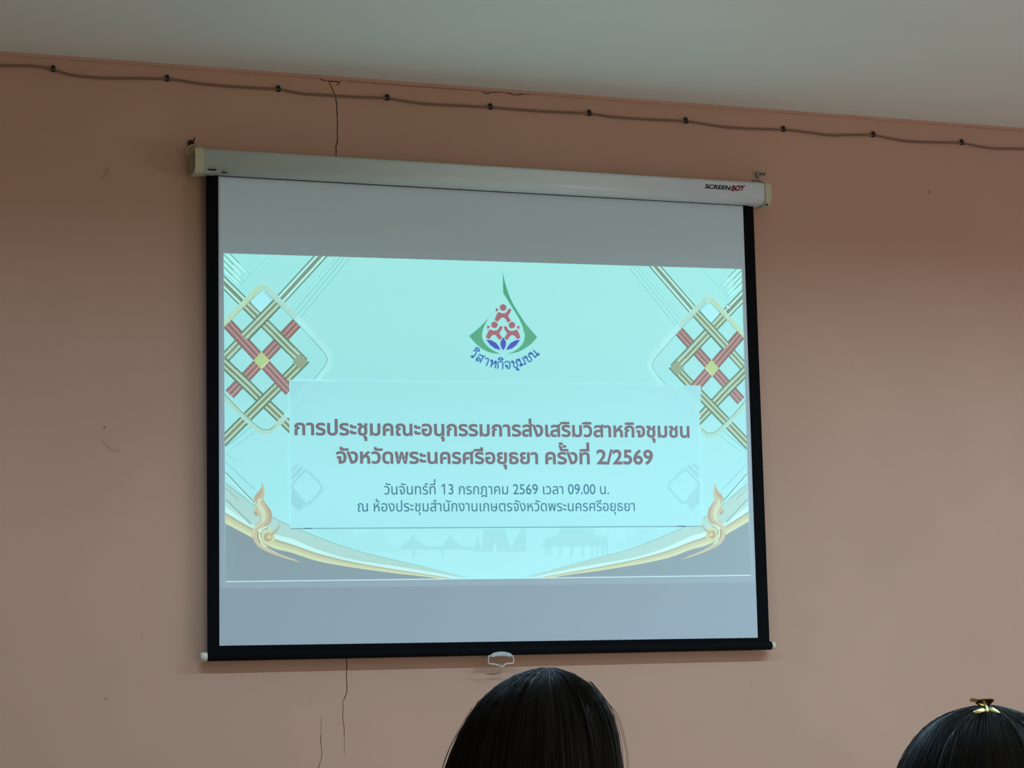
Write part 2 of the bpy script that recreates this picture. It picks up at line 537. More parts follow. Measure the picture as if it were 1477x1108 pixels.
def inside(pt, poly):
    r = False
    n = len(poly)
    for i in range(n):
        a, b = poly[i], poly[(i + 1) % n]
        if (a.y > pt.y) != (b.y > pt.y) and pt.x < (b.x - a.x) * (pt.y - a.y) / (b.y - a.y) + a.x:
            r = not r
    return r


def glyph(c):
    if c in _gl:
        return _gl[c]
    if c == '1':
        g = [[[Vector(v) for v in [(.27, 0), (.362, 0), (.362, .714), (.285, .714), (.085, .555), (.135, .490), (.245, .578), (.27, .604)]]]]
        _gl[c] = (g, .572)
        return _gl[c]
    bar = min(p.x for k in glyph_raw('|') for p in k)
    both = glyph_raw(c + '|')
    adv = min(p.x for p in both[-1]) - bar
    cs = both[:-1]
    if not cs:
        _gl[c] = ([], adv)
        return _gl[c]
    big = max(cs, key=lambda k: abs(area2(k)))
    sg = 1 if area2(big) > 0 else -1
    outs = [[k] for k in cs if area2(k) * sg > 0]
    for k in cs:
        if area2(k) * sg <= 0:
            cand = [g for g in outs if inside(k[0], g[0])]
            if cand:
                min(cand, key=lambda g: abs(area2(g[0]))).append(k)
    for g in outs:       # outer loops counter-clockwise, holes clockwise
        for i, k in enumerate(g):
            if (area2(k) > 0) != (i == 0):
                k.reverse()
    _gl[c] = (outs, adv)
    return _gl[c]


def fatten(loop, d):
    n = len(loop)
    out = []
    for i in range(n):
        a, b, c = loop[i - 1], loop[i], loop[(i + 1) % n]
        e1 = (b - a).normalized(); e2 = (c - b).normalized()
        n1 = Vector((e1.y, -e1.x)); n2 = Vector((e2.y, -e2.x))
        m_ = n1 + n2
        l = m_.length
        if l < 0.3:
            out.append(b + n1 * d)
        else:
            m_ /= l
            out.append(b + m_ * (d / max(0.6, m_.dot(n1))))
    return out


UPPER = '\u0e34\u0e35\u0e36\u0e37\u0e31'
TONE = '\u0e48\u0e49\u0e4a\u0e4b\u0e4c'


def lay_text(s, bold=0.0, track=0.0):
    """-> list of [outer, holes...] in em units, and the width of the line"""
    x = 0.0
    res = []
    prev = ''
    for c in s:
        if c == ' ':
            x += 0.27; prev = c
            continue
        g, adv = glyph(c)
        dy = 0.0
        if c in TONE and prev in UPPER:
            dy = 0.185
        for grp in g:
            res.append([[Vector((p.x + x, p.y + dy)) for p in (fatten(k, bold) if bold else k)] for k in grp])
        if adv > 0.02:
            x += adv + track
        prev = c
    xs = [p.x for grp in res for p in grp[0]]
    x0 = min(xs)
    for grp in res:
        for k in grp:
            for p in k:
                p.x -= x0
    return res, max(xs) - x0


def fill(loops):
    """-> points and triangles of an outline with holes"""
    flat = [Vector((p.x, p.y)) for k in loops for p in k]
    fc, b = [], 0
    for k in loops:
        fc.append(list(range(b, b + len(k)))); b += len(k)
    r = delaunay_2d_cdt(flat, [], fc, 1, 1e-6)
    out = []
    for f in r[2]:
        c = sum((r[0][i] for i in f), Vector((0, 0))) / len(f)
        if inside(c, loops[0]) and not any(inside(c, h) for h in loops[1:]):
            out.append(list(f))
    return r[0], out


def add_groups(bm, groups, fn, mi=0):
    for gi, loops in enumerate(groups):
        pts, tris = fill(loops)
        dy = Vector((0, -0.00003 * (gi % 4), 0))
        vs_ = {}
        for t in tris:
            for i in t:
                if i not in vs_:
                    vs_[i] = bm.verts.new(fn(pts[i].x, pts[i].y) + dy)
            f = bm.faces.new([vs_[i] for i in t])
            f.material_index = mi


# maker's lettering on the case (flat print 0.2 mm off the metal)
Q7 = lambda x, y: at(960 + x / 8.688, 230 + y / 8.688, CASE_F - 0.0003)
o7, ex, ez = Q7(490, 358), None, None
ex = (Q7(810, 381) - Q7(490, 358))
ez = (Q7(505, 308) - Q7(490, 358))
bm = bmesh.new()
g, wd = lay_text('SCREEN', 0.040)
ch = max(p.y for k in g for p in k[0])
add_groups(bm, g, lambda u, v: o7 + ex * (u / wd) + ez * (v / ch), 0)
g, wd = lay_text('BOY', 0.055)
o8, ex8, ez8 = Q7(822, 392), Q7(985, 388) - Q7(822, 392), Q7(838, 328) - Q7(822, 392)
add_groups(bm, g, lambda u, v: o8 + ex8 * (u / wd) + ez8 * (v / ch), 1)
vs4 = [bm.verts.new(Q7(*p)) for p in ((488, 361), (815, 384), (812, 377), (490, 354))]
f = bm.faces.new(vs4); f.material_index = 1
for f in bm.faces:
    if f.calc_area() == 0: continue
from_bm('printed_lettering', bm, [mat('black_print', (0.012, 0.008, 0.01), 0.5, 0.3), mat('red_print', (0.18, 0.008, 0.014), 0.5, 0.3)], case)

# ------------------------------------------------------------------ the projected slide (a sheet of light on the cloth)
SLIDE = [(322.6, 365.4), (1069.6, 388.2), (1082.6, 830.2), (325.0, 838.8)]      # TL TR BR BL in photo pixels


def homography(src, dst):
    A = []
    for (x, y), (u, v) in zip(src, dst):
        A.append([x, y, 1, 0, 0, 0, -u * x, -u * y]); A.append([0, 0, 0, x, y, 1, -v * x, -v * y])
    b = [k for uv in dst for k in uv]
    h = np.linalg.solve(np.array(A, float), np.array(b, float))
    return np.append(h, 1).reshape(3, 3)


H_in = homography(SLIDE, [(0, 0), (1, 0), (1, 1), (0, 1)])
H_out = np.linalg.inv(H_in)


def hom(Hm, x, y):
    q = Hm @ np.array([x, y, 1.0])
    return (q[0] / q[2], q[1] / q[2])


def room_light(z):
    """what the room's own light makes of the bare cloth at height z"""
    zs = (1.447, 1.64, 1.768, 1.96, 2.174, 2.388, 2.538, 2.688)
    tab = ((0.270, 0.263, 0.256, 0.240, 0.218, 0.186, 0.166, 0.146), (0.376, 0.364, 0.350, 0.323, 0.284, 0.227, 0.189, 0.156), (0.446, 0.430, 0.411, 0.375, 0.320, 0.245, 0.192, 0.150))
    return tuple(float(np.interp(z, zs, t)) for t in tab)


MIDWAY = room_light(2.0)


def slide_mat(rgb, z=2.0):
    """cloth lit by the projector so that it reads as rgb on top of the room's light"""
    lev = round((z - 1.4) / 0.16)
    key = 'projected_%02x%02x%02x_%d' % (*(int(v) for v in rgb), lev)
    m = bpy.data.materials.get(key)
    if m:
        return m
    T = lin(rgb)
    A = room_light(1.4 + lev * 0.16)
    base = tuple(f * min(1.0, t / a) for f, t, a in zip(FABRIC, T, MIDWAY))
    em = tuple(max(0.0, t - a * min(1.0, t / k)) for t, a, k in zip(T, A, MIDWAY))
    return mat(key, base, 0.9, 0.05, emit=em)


class Art:
    """flat artwork of the slide: polygons drawn in photo pixels, kept in slide coordinates"""
    def __init__(self, name, layer, label=None, parent=None):
        self.name, self.layer, self.label, self.items, self.other = name, layer, label, [], []

    def poly(self, pts, rgb, both=False, clip=True, dl=0.0):
        uv = [hom(H_in, *p) for p in pts]
        self._add(uv, rgb, clip, dl)
        if both:
            self._add([(1 - u, v) for u, v in uv][::-1], rgb, clip, dl, self.other)

    def _add(self, uv, rgb, clip, dl, dest=None):
        if clip:
            for axis, lim, sgn in ((0, 0, 1), (0, 1, -1), (1, 0, 1), (1, 1, -1)):
                out = []
                for i in range(len(uv)):
                    a, b = uv[i - 1], uv[i]
                    ia, ib = (a[axis] - lim) * sgn >= 0, (b[axis] - lim) * sgn >= 0
                    if ia != ib:
                        t = (lim - a[axis]) / (b[axis] - a[axis])
                        out.append((a[0] + (b[0] - a[0]) * t, a[1] + (b[1] - a[1]) * t))
                    if ib:
                        out.append(b)
                uv = out
                if len(uv) < 3:
                    return
        cl = []
        for p in uv:
            if not cl or math.hypot(p[0] - cl[-1][0], p[1] - cl[-1][1]) > 1e-6:
                cl.append(p)
        if len(cl) >= 3:
            (self.items if dest is None else dest).append((cl, rgb, dl))

    def stroke(self, pts, wpx, rgb, both=False, clip=True, dl=0.0, taper=False, closed=False, k=0):
        if k:
            pts = [(p.x, p.y) for p in smooth_path([Vector((x, y, 0)) for x, y in pts], k)]
        n = len(pts)
        L, R = [], []
        for i in range(n):
            a = pts[max(i - 1, 0)]; b = pts[min(i + 1, n - 1)]
            if closed and i in (0, n - 1):
                a, b = pts[-2], pts[1]
            dx, dy = b[0] - a[0], b[1] - a[1]
            l = math.hypot(dx, dy) or 1
            wv = wpx if not isinstance(wpx, (list, tuple)) else wpx[0] + (wpx[1] - wpx[0]) * i / (n - 1)
            h = wv / 2
            L.append((pts[i][0] - dy / l * h, pts[i][1] + dx / l * h)); R.append((pts[i][0] + dy / l * h, pts[i][1] - dx / l * h))
        for i in range(n - 1):
            self.poly([L[i], L[i + 1], R[i + 1], R[i]], rgb, both, clip, dl)

    def band(self, p0, p1, wpx, stripes, both=True, dl=0.0):
        dx, dy = p1[0] - p0[0], p1[1] - p0[1]
        l = math.hypot(dx, dy)
        nx, ny = -dy / l * wpx, dx / l * wpx
        for s0, s1, rgb in stripes:
            a, b = s0 - 0.5, s1 - 0.5
            self.poly([(p0[0] + nx * a, p0[1] + ny * a), (p1[0] + nx * a, p1[1] + ny * a), (p1[0] + nx * b, p1[1] + ny * b), (p0[0] + nx * b, p0[1] + ny * b)], rgb, both, True, dl)

    def circle(self, c, r, rgb, both=False, dl=0.0, n=24):
        self.poly([(c[0] + r * math.cos(2 * math.pi * k / n), c[1] + r * math.sin(2 * math.pi * k / n)) for k in range(n)], rgb, both, True, dl)

    def build(self, parent):
        if self.other and self.name != 'panel_ghosting':
            o = self.build_half(parent, self.items)
            self.build_half(parent, self.other)
            return o
        return self.build_half(parent, self.items + self.other)

    def build_half(self, parent, items):
        bm = bmesh.new()
        mats, idx = [], {}
        for uv, rgb, dl in items:
            Y = -(self.layer + dl) * 0.00012
            P = []
            for u, v in uv:
                q = at(*hom(H_out, u, v))
                P.append(Vector((q.x, Y, q.z)))
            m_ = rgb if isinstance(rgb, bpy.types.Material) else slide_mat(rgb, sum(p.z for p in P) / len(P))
            if m_.name not in idx:
                idx[m_.name] = len(mats)
                mats.append(m_)
            vv = [bm.verts.new(p) for p in P]
            for t in tessellate_polygon([P]):
                if len(set(t)) == 3:
                    f = bm.faces.new([vv[i] for i in t])
                    f.material_index = idx[m_.name]
        for g, fn, rgb in getattr(self, 'texts', []):
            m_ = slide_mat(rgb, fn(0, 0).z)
            if m_.name not in idx:
                idx[m_.name] = len(mats); mats.append(m_)
            add_groups(bm, g, fn, idx[m_.name])
        ref = parent_world(parent)
        bmesh.ops.translate(bm, verts=bm.verts, vec=-ref)
        bm.normal_update()
        fl = [f for f in bm.faces if f.normal.y > 0]
        if fl:
            bmesh.ops.reverse_faces(bm, faces=fl)
        me = bpy.data.meshes.new(self.name)
        bm.to_mesh(me); bm.free()
        o = link(self.name, me, mats, parent)
        if self.label:
            tag(o, self.label)
        return o

    def text(self, s, left, right, hpx, rgb, bold=0.0, track=0.0):
        """a line of type from pixel `left` to `right` (both on the baseline), letters hpx high"""
        g, wd = lay_text(s, bold, track)
        ref = max(p.y for k in glyph('\u0e21')[0] for p in k[0]) + bold
        a, b = at(*left), at(*right)
        ex = (b - a)
        up_ = at(left[0], left[1] - hpx) - a
        ez = Vector((0, 0, up_.z))
        Y = -self.layer * 0.00012
        fn = lambda u, v: Vector((a.x, Y, a.z)) + Vector((ex.x, 0, ex.z)) * (u / wd) + ez * (v / ref)
        if not hasattr(self, 'texts'):
            self.texts = []
        self.texts.append((g, fn, rgb))


def gradient_mat(z0=1.52, z1=2.49):
    m = mat('projected_backdrop', FABRIC, 0.9, 0.05)
    nt = m.node_tree
    b = nt.nodes['Principled BSDF']
    g = nt.nodes.new('ShaderNodeTexCoord')
    sp = nt.nodes.new('ShaderNodeSeparateXYZ')
    nt.links.new(g.outputs['Generated'], sp.inputs[0])
    r = nt.nodes.new('ShaderNodeValToRGB')
    el = r.color_ramp.elements
    cols = [(0.0, (174, 244, 249)), (0.25, (167, 238, 243)), (0.6, (161, 231, 232)), (1.0, (163, 235, 231))]
    while len(el) < len(cols):
        el.new(0.5)
    for e, (p, c) in zip(el, cols):
        e.position = p
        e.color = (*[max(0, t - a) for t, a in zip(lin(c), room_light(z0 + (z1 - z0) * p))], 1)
    nt.links.new(sp.outputs['Z'], r.inputs[0])
    nt.links.new(r.outputs[0], b.inputs['Emission Color'])
    b.inputs['Emission Strength'].default_value = 1.0
    return m


arts = []
# faint glow of the projector's unlit margin, then the slide's backdrop
A = Art('unlit_margin', 1); arts.append(A)
A.poly([(317.2, 256), (1071.2, 297), (1088.5, 840.5), (318.4, 849.5)], mat('projected_black', FABRIC, 0.9, 0.05, emit=(0.033, 0.056, 0.056)), clip=False)
root_art = Art('projected_slide', 2, 'projected cyan slide with woven corner ornaments, an emblem and Thai writing')
root_art.poly([SLIDE[0], SLIDE[1], SLIDE[2], SLIDE[3]], gradient_mat(), clip=False)

# temples along the lower edge
A = Art('temple_silhouettes', 3); arts.append(A)
Z4 = lambda L: [(420 + x / 4.344, 750 + y / 4.344) for x, y in L]
Z5 = lambda L: [(740 + x / 4.22, 740 + y / 4.22) for x, y in L]
sil, sil2 = (162, 230, 234), (166, 236, 240)
A.poly(Z4([(120, 58), (380, 58), (395, 110), (330, 150), (520, 58), (560, 58), (600, 150), (690, 185), (690, 200), (420, 200), (280, 140)]), sil2)
A.poly(Z4([(765, 82), (780, 120), (850, 165), (935, 165), (985, 118), (998, 80), (1012, 118), (1070, 165), (1150, 170), (1150, 188), (680, 188), (685, 165), (745, 120)]), sil, dl=.3)
A.poly(Z4([(760, 188), (776, 188), (776, 235), (760, 235)]), sil, dl=.4)
A.poly(Z4([(940, 188), (955, 188), (955, 235), (940, 235)]), sil, dl=.4)
A.poly(Z4([(1167, 75), (1178, 150), (1195, 185), (1205, 60), (1335, 58), (1375, 180), (1440, 58), (1470, 58), (1477, 200), (1140, 200), (1155, 150)]), sil, dl=.5)
A.poly(Z4([(1274, 145), (1284, 165), (1284, 200), (1266, 200), (1266, 165)]), (178, 244, 248), dl=.6)
A.poly(Z5([(50, 90), (62, 150), (78, 220), (15, 220), (35, 150)]), sil)
A.poly(Z5([(290, 92), (482, 92), (500, 135), (545, 150), (585, 120), (572, 185), (592, 206), (160, 206), (190, 178), (195, 140), (225, 152), (270, 135)]), sil, dl=.2)
for cx_ in (205, 230, 285, 355, 425, 480, 510, 545, 572):
    A.poly(Z5([(cx_ - 7, 206), (cx_ + 7, 206), (cx_ + 7, 262), (cx_ - 7, 262)]), sil, dl=.3)
for cx_ in (257, 322, 390, 452):
    A.poly(Z5([(cx_ + 24 * math.cos(t / 8 * math.pi), 232 + 30 * math.sin(t / 8 * math.pi)) for t in range(16)]), (174, 243, 247), dl=.35)
A.poly(Z5([(705, 100), (715, 150), (740, 140), (760, 92), (860, 92), (885, 150), (925, 110), (930, 140), (985, 92), (1040, 100), (980, 140), (800, 200), (600, 220), (640, 180), (690, 170)]), sil2, dl=.2)

# sweeping bands and the dark corners
A = Art('golden_curves', 6); arts.append(A)
low = [(325, 755.2), (356.9, 772.2), (393.8, 790.7), (420, 797.2), (454.5, 808.7), (489, 815.6), (523.6, 820.9), (569.6, 827.1), (604.2, 830.8), (641, 835.6)]
gup = [(325, 739.5), (359.7, 760.0), (396.7, 777.5), (420, 785.0), (454.5, 797.2), (489, 806.4), (523.6, 813.6), (569.6, 821.4), (615.7, 828.5), (652.5, 834.2)]
wup = [(325, 730), (357, 753), (393.8, 770), (420, 777), (454.5, 791.4), (489, 802.5), (523.6, 810.0), (569.6, 816.8), (615.7, 824.2), (661.7, 832.9)]
pup = [(325, 696.9), (356.9, 721), (393.8, 746.6), (432.7, 763.8), (466, 777.6), (512, 793.7), (558, 805.2), (604.2, 816.0), (650.2, 827.5), (680, 834)]
sm = lambda L: [(p.x, p.y) for p in smooth_path([Vector((x, y, 0)) for x, y in L], 4)]


def ribbon(art, a, b, rgb, dl=0.0):
    a, b = sm(a), sm(b)
    for i in range(len(a) - 1):
        art.poly([a[i], a[i + 1], b[i + 1], b[i]], rgb, True, True, dl)


def mixl(a, b, t):
    return [(p[0] + (q[0] - p[0]) * t, p[1] + (q[1] - p[1]) * t) for p, q in zip(a, b)]


ribbon(A, pup, wup, (176, 222, 216))
ribbon(A, mixl(pup, wup, -0.04), mixl(pup, wup, 0.06), (152, 206, 202), .3)
ribbon(A, wup, gup, (198, 250, 247))
ribbon(A, gup, low, (200, 212, 174), .2)
ribbon(A, mixl(gup, low, 0.0), mixl(gup, low, 0.22), (170, 186, 160), .4)
ribbon(A, mixl(gup, low, 0.6), mixl(gup, low, 1.0), (206, 228, 192), .4)
dk = sm(low)
for i in range(len(dk) - 1):
    base = lambda x: 838.8 - (x - 325) * 8.6 / 757.6
    A.poly([dk[i], dk[i + 1], (dk[i + 1][0], max(base(dk[i + 1][0]), dk[i + 1][1])), (dk[i][0], base(dk[i][0]))], (133, 167, 173), True, True, .1)
for a_, b_, wv, c in (((325, 681.4), (366, 724), 1.4, (110, 160, 158)), ((325, 666), (367.6, 706.6), 1.0, (140, 195, 195)), ((326, 721), (362, 756), 1.6, (140, 178, 168)), ((325, 704), (345, 722), 1.2, (160, 185, 170)), ((325, 654), (342, 666), 0.8, (145, 205, 203))):
    A.stroke([a_, b_], wv, c, True, dl=.6)
A.stroke([(325, 684), (364, 726)], 2.0, (196, 240, 226), True, dl=.5)
A.stroke([(326, 725), (364, 760)], 2.2, (188, 232, 225), True, dl=.5)

# woven corner ornament, drawn on the left and mirrored on the right
A = Art('woven_ornament', 9, 'woven diamond ornament of red and green ribbons'); arts.append(A)
GRN = [(0, .12, (98, 130, 115)), (.12, .24, (150, 185, 160)), (.24, .40, (186, 222, 192)), (.40, .47, (100, 132, 115)), (.47, .55, (146, 168, 146)), (.55, .63, (102, 132, 116)), (.63, .78, (184, 220, 190)), (.78, .88, (150, 184, 160)), (.88, 1, (98, 130, 115))]
THIN = [(0, .11, (92, 130, 122)), (.11, .36, (184, 236, 218)), (.36, .46, (92, 130, 122)), (.46, .55, (146, 174, 158)), (.55, .65, (95, 130, 122)), (.65, .89, (184, 236, 218)), (.89, 1, (92, 130, 122))]
RED = [(0, .08, (122, 112, 106)), (.08, .27, (158, 126, 126)), (.27, .34, (196, 190, 178)), (.34, .64, (150, 122, 123)), (.64, .71, (192, 184, 174)), (.71, .92, (158, 126, 126)), (.92, 1, (122, 112, 106))]
W = 15.2
A.band((466.5, 371.0 - 6), (400, 437.5), W, THIN)                 # / band above the frame
A.band((316, 401.2), (351, 435.8), W, THIN)                       # \ band above the frame
A.band((435, 521), (442.8 - 12, 525.5), W, GRN)
A.band((404, 433), (322, 519), W, GRN, dl=.1)                     # / first
A.band((350, 435), (438.0, 523.0), W, GRN, dl=0.0)                # \ first
A.band((404, 433), (352, 486), W, GRN, dl=.35)                    # over-crossing
A.band((428, 466), (331, 569), W + 1, RED, dl=.15)                # / red
A.band((396, 481), (420, 505.5), W, GRN, dl=.4)                   # green passes over red
A.band((328, 467), (418, 564.5), W + 1, RED, dl=.3)               # \ red
A.band((441, 517.5), (320, 638.5), W, GRN, dl=.2)                 # / lower
A.band((321, 522), (425, 622), W, GRN, dl=.17)                    # \ lower
A.band((337, 537), (365, 563.8), W, GRN, dl=.45)
A.band((398, 560.5), (352, 606), W, GRN, dl=.5)
A.poly([(443.6, 521.6), (432.6, 510.6), (421.6, 521.6), (432.6, 532.6)], (146, 172, 146), True, dl=.55)
A.poly([(376.9, 507.4), (389, 520.1), (376.9, 533), (365.6, 520.1)], (176, 212, 152), True, dl=.6)
A.poly([(389, 520.1), (376.9, 533), (376.9, 530), (386, 520.4)], (206, 232, 178), True, dl=.7)
for a_, b_, c in (((484.5, 371), (420, 444), (150, 208, 203)), ((490.6, 371.5), (424.2, 449.6), (140, 198, 194)), ((496.5, 372), (428.5, 454.4), (138, 195, 191)), ((503, 374), (432.7, 459), (140, 198, 194)),
                  ((389.5, 367), (345.6, 413.6), (140, 205, 202)), ((398, 368), (350.5, 418.5), (146, 212, 208)),
                  ((326, 645), (367, 612), (142, 195, 190)), ((331, 650), (375, 617), (150, 208, 205)), ((326, 641), (364, 606), (150, 200, 190))):
    A.stroke([a_, b_], 1.1, c, True, dl=.1)
for a_, b_ in (((329.4, 364), (360, 395)), ((321, 366), (353, 398)), ((321, 374.4), (351.7, 406.3)), ((321, 384), (349.2, 411.2))):
    A.stroke([a_, ((a_[0] + b_[0]) / 2, (a_[1] + b_[1]) / 2)], 1.5, (112, 168, 160), True, dl=.1)
    A.stroke([((a_[0] + b_[0]) / 2, (a_[1] + b_[1]) / 2), b_], 1.1, (140, 202, 196), True, dl=.1)
    A.stroke([(a_[0] - 0.5, a_[1] + 2.4), (b_[0] - 6, b_[1] - 3)], 2.2, (184, 243, 228), True, dl=.05)
A.poly([(389, 433), (377, 422), (362, 437), (377, 452.5)], (172, 240, 247), True, dl=.02)

# pale rounded frame around each ornament
A = Art('ornament_frame', 11, 'pale rounded diamond frame'); arts.append(A)
fr1 = [(320, 469.5), (340, 449.5), (366, 422.5), (373, 415.8), (379, 414.2), (385.5, 417.4), (398, 429.5), (427.2, 458), (457.7, 491.0), (471, 506), (475.6, 515), (475, 524), (468.5, 534.5), (453.5, 552.5), (440, 566), (412, 600.5), (395, 617.2), (388, 622.8), (381.5, 623.6), (374, 620.5), (350.7, 600.5), (320, 568.5)]
A.stroke(fr1, 7.6, (172, 222, 208), True, dl=0, k=4)
A.stroke(fr1[:5], 6.0, (182, 222, 190), True, dl=.2, k=4)
A.stroke([(x, y) for x, y in fr1[7:16]], 7.0, (171, 238, 238), True, dl=.2, k=4)
A.stroke([(x - 4.0, y + (2.6 if y < 520 else -1.5)) for x, y in fr1[5:14]], 1.3, (134, 190, 186), True, dl=.4, k=4)
A.stroke([(x + (1.8 if i < 3 else 0), y - 3.8) for i, (x, y) in enumerate(fr1[16:])], 1.2, (120, 165, 150), True, dl=.4, k=4)
A.stroke([(320, 475.0), (344, 451), (370, 425), (378, 419)], 1.0, (140, 178, 152), True, dl=.4, k=3)

# naga-tail scrolls
A = Art('golden_scroll', 13, 'golden flame scroll'); arts.append(A)
K = lambda L: [(320 + x / 7.917, 680 + y / 7.917) for x, y in L]
A.poly(K([(465, 105), (455, 165), (430, 215), (385, 260), (358, 310), (365, 345), (385, 375), (400, 400), (372, 430), (362, 470), (372, 500), (398, 515), (420, 495), (436, 525), (440, 560), (400, 590), (365, 640), (345, 690), (345, 740), (365, 800), (410, 860), (480, 905), (560, 940), (700, 990), (860, 1035), (940, 1052), (760, 985), (640, 935), (540, 880), (450, 830), (418, 770), (408, 700), (420, 665), (470, 640), (530, 620), (565, 580), (576, 500), (560, 440), (520, 390), (490, 350), (475, 310), (490, 260), (482, 200), (472, 150)]), (194, 201, 173), True)
A.poly(K([(392, 385), (430, 350), (450, 380), (490, 440), (505, 510), (480, 580), (420, 620), (380, 650), (365, 690), (358, 740), (350, 700), (372, 640), (440, 590), (455, 530), (440, 470)]), (206, 226, 200), True, dl=.3)
A.poly(K([(478, 330), (520, 395), (558, 445), (572, 500), (560, 575), (525, 612), (470, 634), (525, 575), (540, 505), (520, 440), (490, 385)]), (183, 176, 150), True, dl=.3)
A.poly(K([(460, 150), (465, 230), (440, 290), (395, 330), (370, 335), (362, 310), (390, 262), (435, 215)]), (185, 179, 153), True, dl=.35)
A.poly(K([(478, 295), (430, 330), (405, 365), (425, 355), (420, 310), (412, 350), (400, 372), (440, 340)]), (214, 240, 214), True, dl=.45)
A.poly(K([(368, 455), (392, 470), (415, 490), (398, 512), (374, 500)]), (174, 174, 150), True, dl=.4)
A.circle((320 + 522 / 7.917, 680 + 755 / 7.917), 10.8, (204, 220, 180), True, dl=.3)
A.circle((320 + 526 / 7.917, 680 + 752 / 7.917), 6.2, (180, 178, 146), True, dl=.4)
A.circle((320 + 540 / 7.917, 680 + 748 / 7.917), 3.2, (214, 220, 184), True, dl=.5)
A.poly(K([(662, 588), (655, 650), (620, 700), (575, 735), (540, 755), (530, 740), (570, 700), (610, 670), (640, 625)]), (178, 190, 164), True, dl=.5)
A.stroke(K([(560, 650), (500, 640), (450, 660), (430, 700), (432, 770), (460, 830), (510, 865)]), 2.2, (214, 242, 214), True, dl=.45, k=4)
A.stroke(K([(412, 690), (412, 760), (440, 820)]), 1.3, (140, 140, 118), True, dl=.5, k=4)
A.stroke(K([(540, 640), (480, 665), (448, 700), (446, 760)]), 1.2, (150, 160, 140), True, dl=.5, k=4)
A.stroke(K([(370, 720), (385, 790), (440, 850), (540, 900), (700, 965), (850, 1015)]), [2.6, 0.6], (204, 200, 180), True, dl=.4, k=4)

# pale text panel laid over the ornaments
A = Art('text_panel', 15, 'pale blue rectangle behind the title'); arts.append(A)
PAN = [(417.4, 548.2), (1007, 556.2), (1011.6, 759), (418.9, 762.3)]


def panel_mat():
    m = gradient_mat(1.67, 2.12)
    m.name = 'projected_panel'
    el = [n for n in m.node_tree.nodes if n.type == 'VALTORGB'][0].color_ramp.elements
    for e, c in zip(el, [(168, 238, 245), (169, 239, 245), (164, 235, 240), (161, 231, 233)]):
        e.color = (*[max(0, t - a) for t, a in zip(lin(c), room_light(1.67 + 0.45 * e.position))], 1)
    return m


A.poly(PAN, panel_mat(), clip=False)
A = Art('panel_ghosting', 16); arts.append(A)
G1, G2 = (156, 222, 230), (160, 228, 236)
ring = [(440.5, 678), (452, 688), (462, 698), (464, 704), (460, 711), (443, 728), (430, 714), (421, 703), (424, 696), (440.5, 678)]
for side in (0, 1):
    g = (lambda L: [(1428.6 - x, y - 2 + (9 if y < 620 else 0)) for x, y in L]) if side else (lambda L: L)
    A.poly(g([(418, 549.3), (446, 549.7), (418.2, 580)]), (157, 222, 228), dl=.05)
    for i, (a_, b_, wv) in enumerate((((464, 551), (420, 596), 6), ((480, 552), (421, 610), 4), ((494, 553), (426, 618), 3))):
        A.stroke(g([a_, b_]), wv, (161, 228, 235), dl=.1 + i * .05)
    A.stroke(g(ring), 3.5, G1, dl=.5, k=3)
    A.stroke(g([(420.5, 690), (436, 674)]), 5, G1, dl=.25)
    A.stroke(g([(420.5, 680), (429, 671)]), 4, G1, dl=.3)
    A.poly(g([(420, 706), (438, 728), (431, 737), (420, 728)]), G1, dl=.35)
    A.stroke(g([(426, 742), (472, 702)]), 2, G2, dl=.4)
A.stroke([(418.9, 762.6), (1011.6, 759.3)], 1.3, (116, 170, 180), dl=.3)
A.stroke([(438, 762.4), (449, 762.4)], 1.5, (80, 110, 118), dl=.4)
A.stroke([(976, 759.4), (988, 759.3)], 1.5, (80, 110, 118), dl=.4)
A.stroke([(417.6, 548.6), (480, 549.5)], 1.0, (182, 242, 244), dl=.3)
A.stroke([(417.4, 548.2), (418.9, 762)], 1.0, (178, 240, 244), dl=.3)
A.stroke([(1007, 556.2), (1011.6, 759)], 1.0, (178, 238, 240), dl=.3)

# the emblem
A = Art('emblem', 18, 'green drop-shaped emblem with three red figures over blue petals'); arts.append(A)
E5 = lambda L: [(640 + x / 6.156, 380 + y / 6.156) for x, y in L]
GR, RD, BL = (92, 168, 134), (164, 110, 120), (84, 100, 190)
ro = [(523, 78), (545, 180), (590, 310), (650, 420), (730, 540), (828, 655)]
rb = [(828, 655), (790, 702), (730, 750), (650, 790), (552, 806)]
ri = [(552, 806), (610, 787), (665, 752), (703, 705), (718, 650), (706, 590), (672, 502), (620, 415), (570, 335), (527, 265)]
A.poly(E5(sm(ro)[:-1] + sm(rb)[:-1] + sm(ri) + [(524, 200)]), GR)
lo_ = [(438, 415), (400, 480), (340, 545), (280, 600), (224, 645)]
lb = [(224, 645), (280, 710), (350, 765), (420, 795), (505, 804)]
li = [(505, 804), (432, 770), (376, 725), (343, 670), (340, 620), (360, 555), (395, 490), (438, 415)]
A.poly(E5(sm(lo_)[:-1] + sm(lb)[:-1] + sm(li)[:-1]), GR)
body = [(490, 436), (510, 447), (545, 447), (565, 430), (578, 403), (597, 412), (582, 443), (566, 462), (573, 482), (593, 508), (568, 525), (552, 498), (538, 482), (522, 478), (504, 484), (490, 500), (478, 517), (453, 503), (468, 465), (480, 440)]
hand = [(457, 402), (472, 400), (487, 408), (465, 434)]
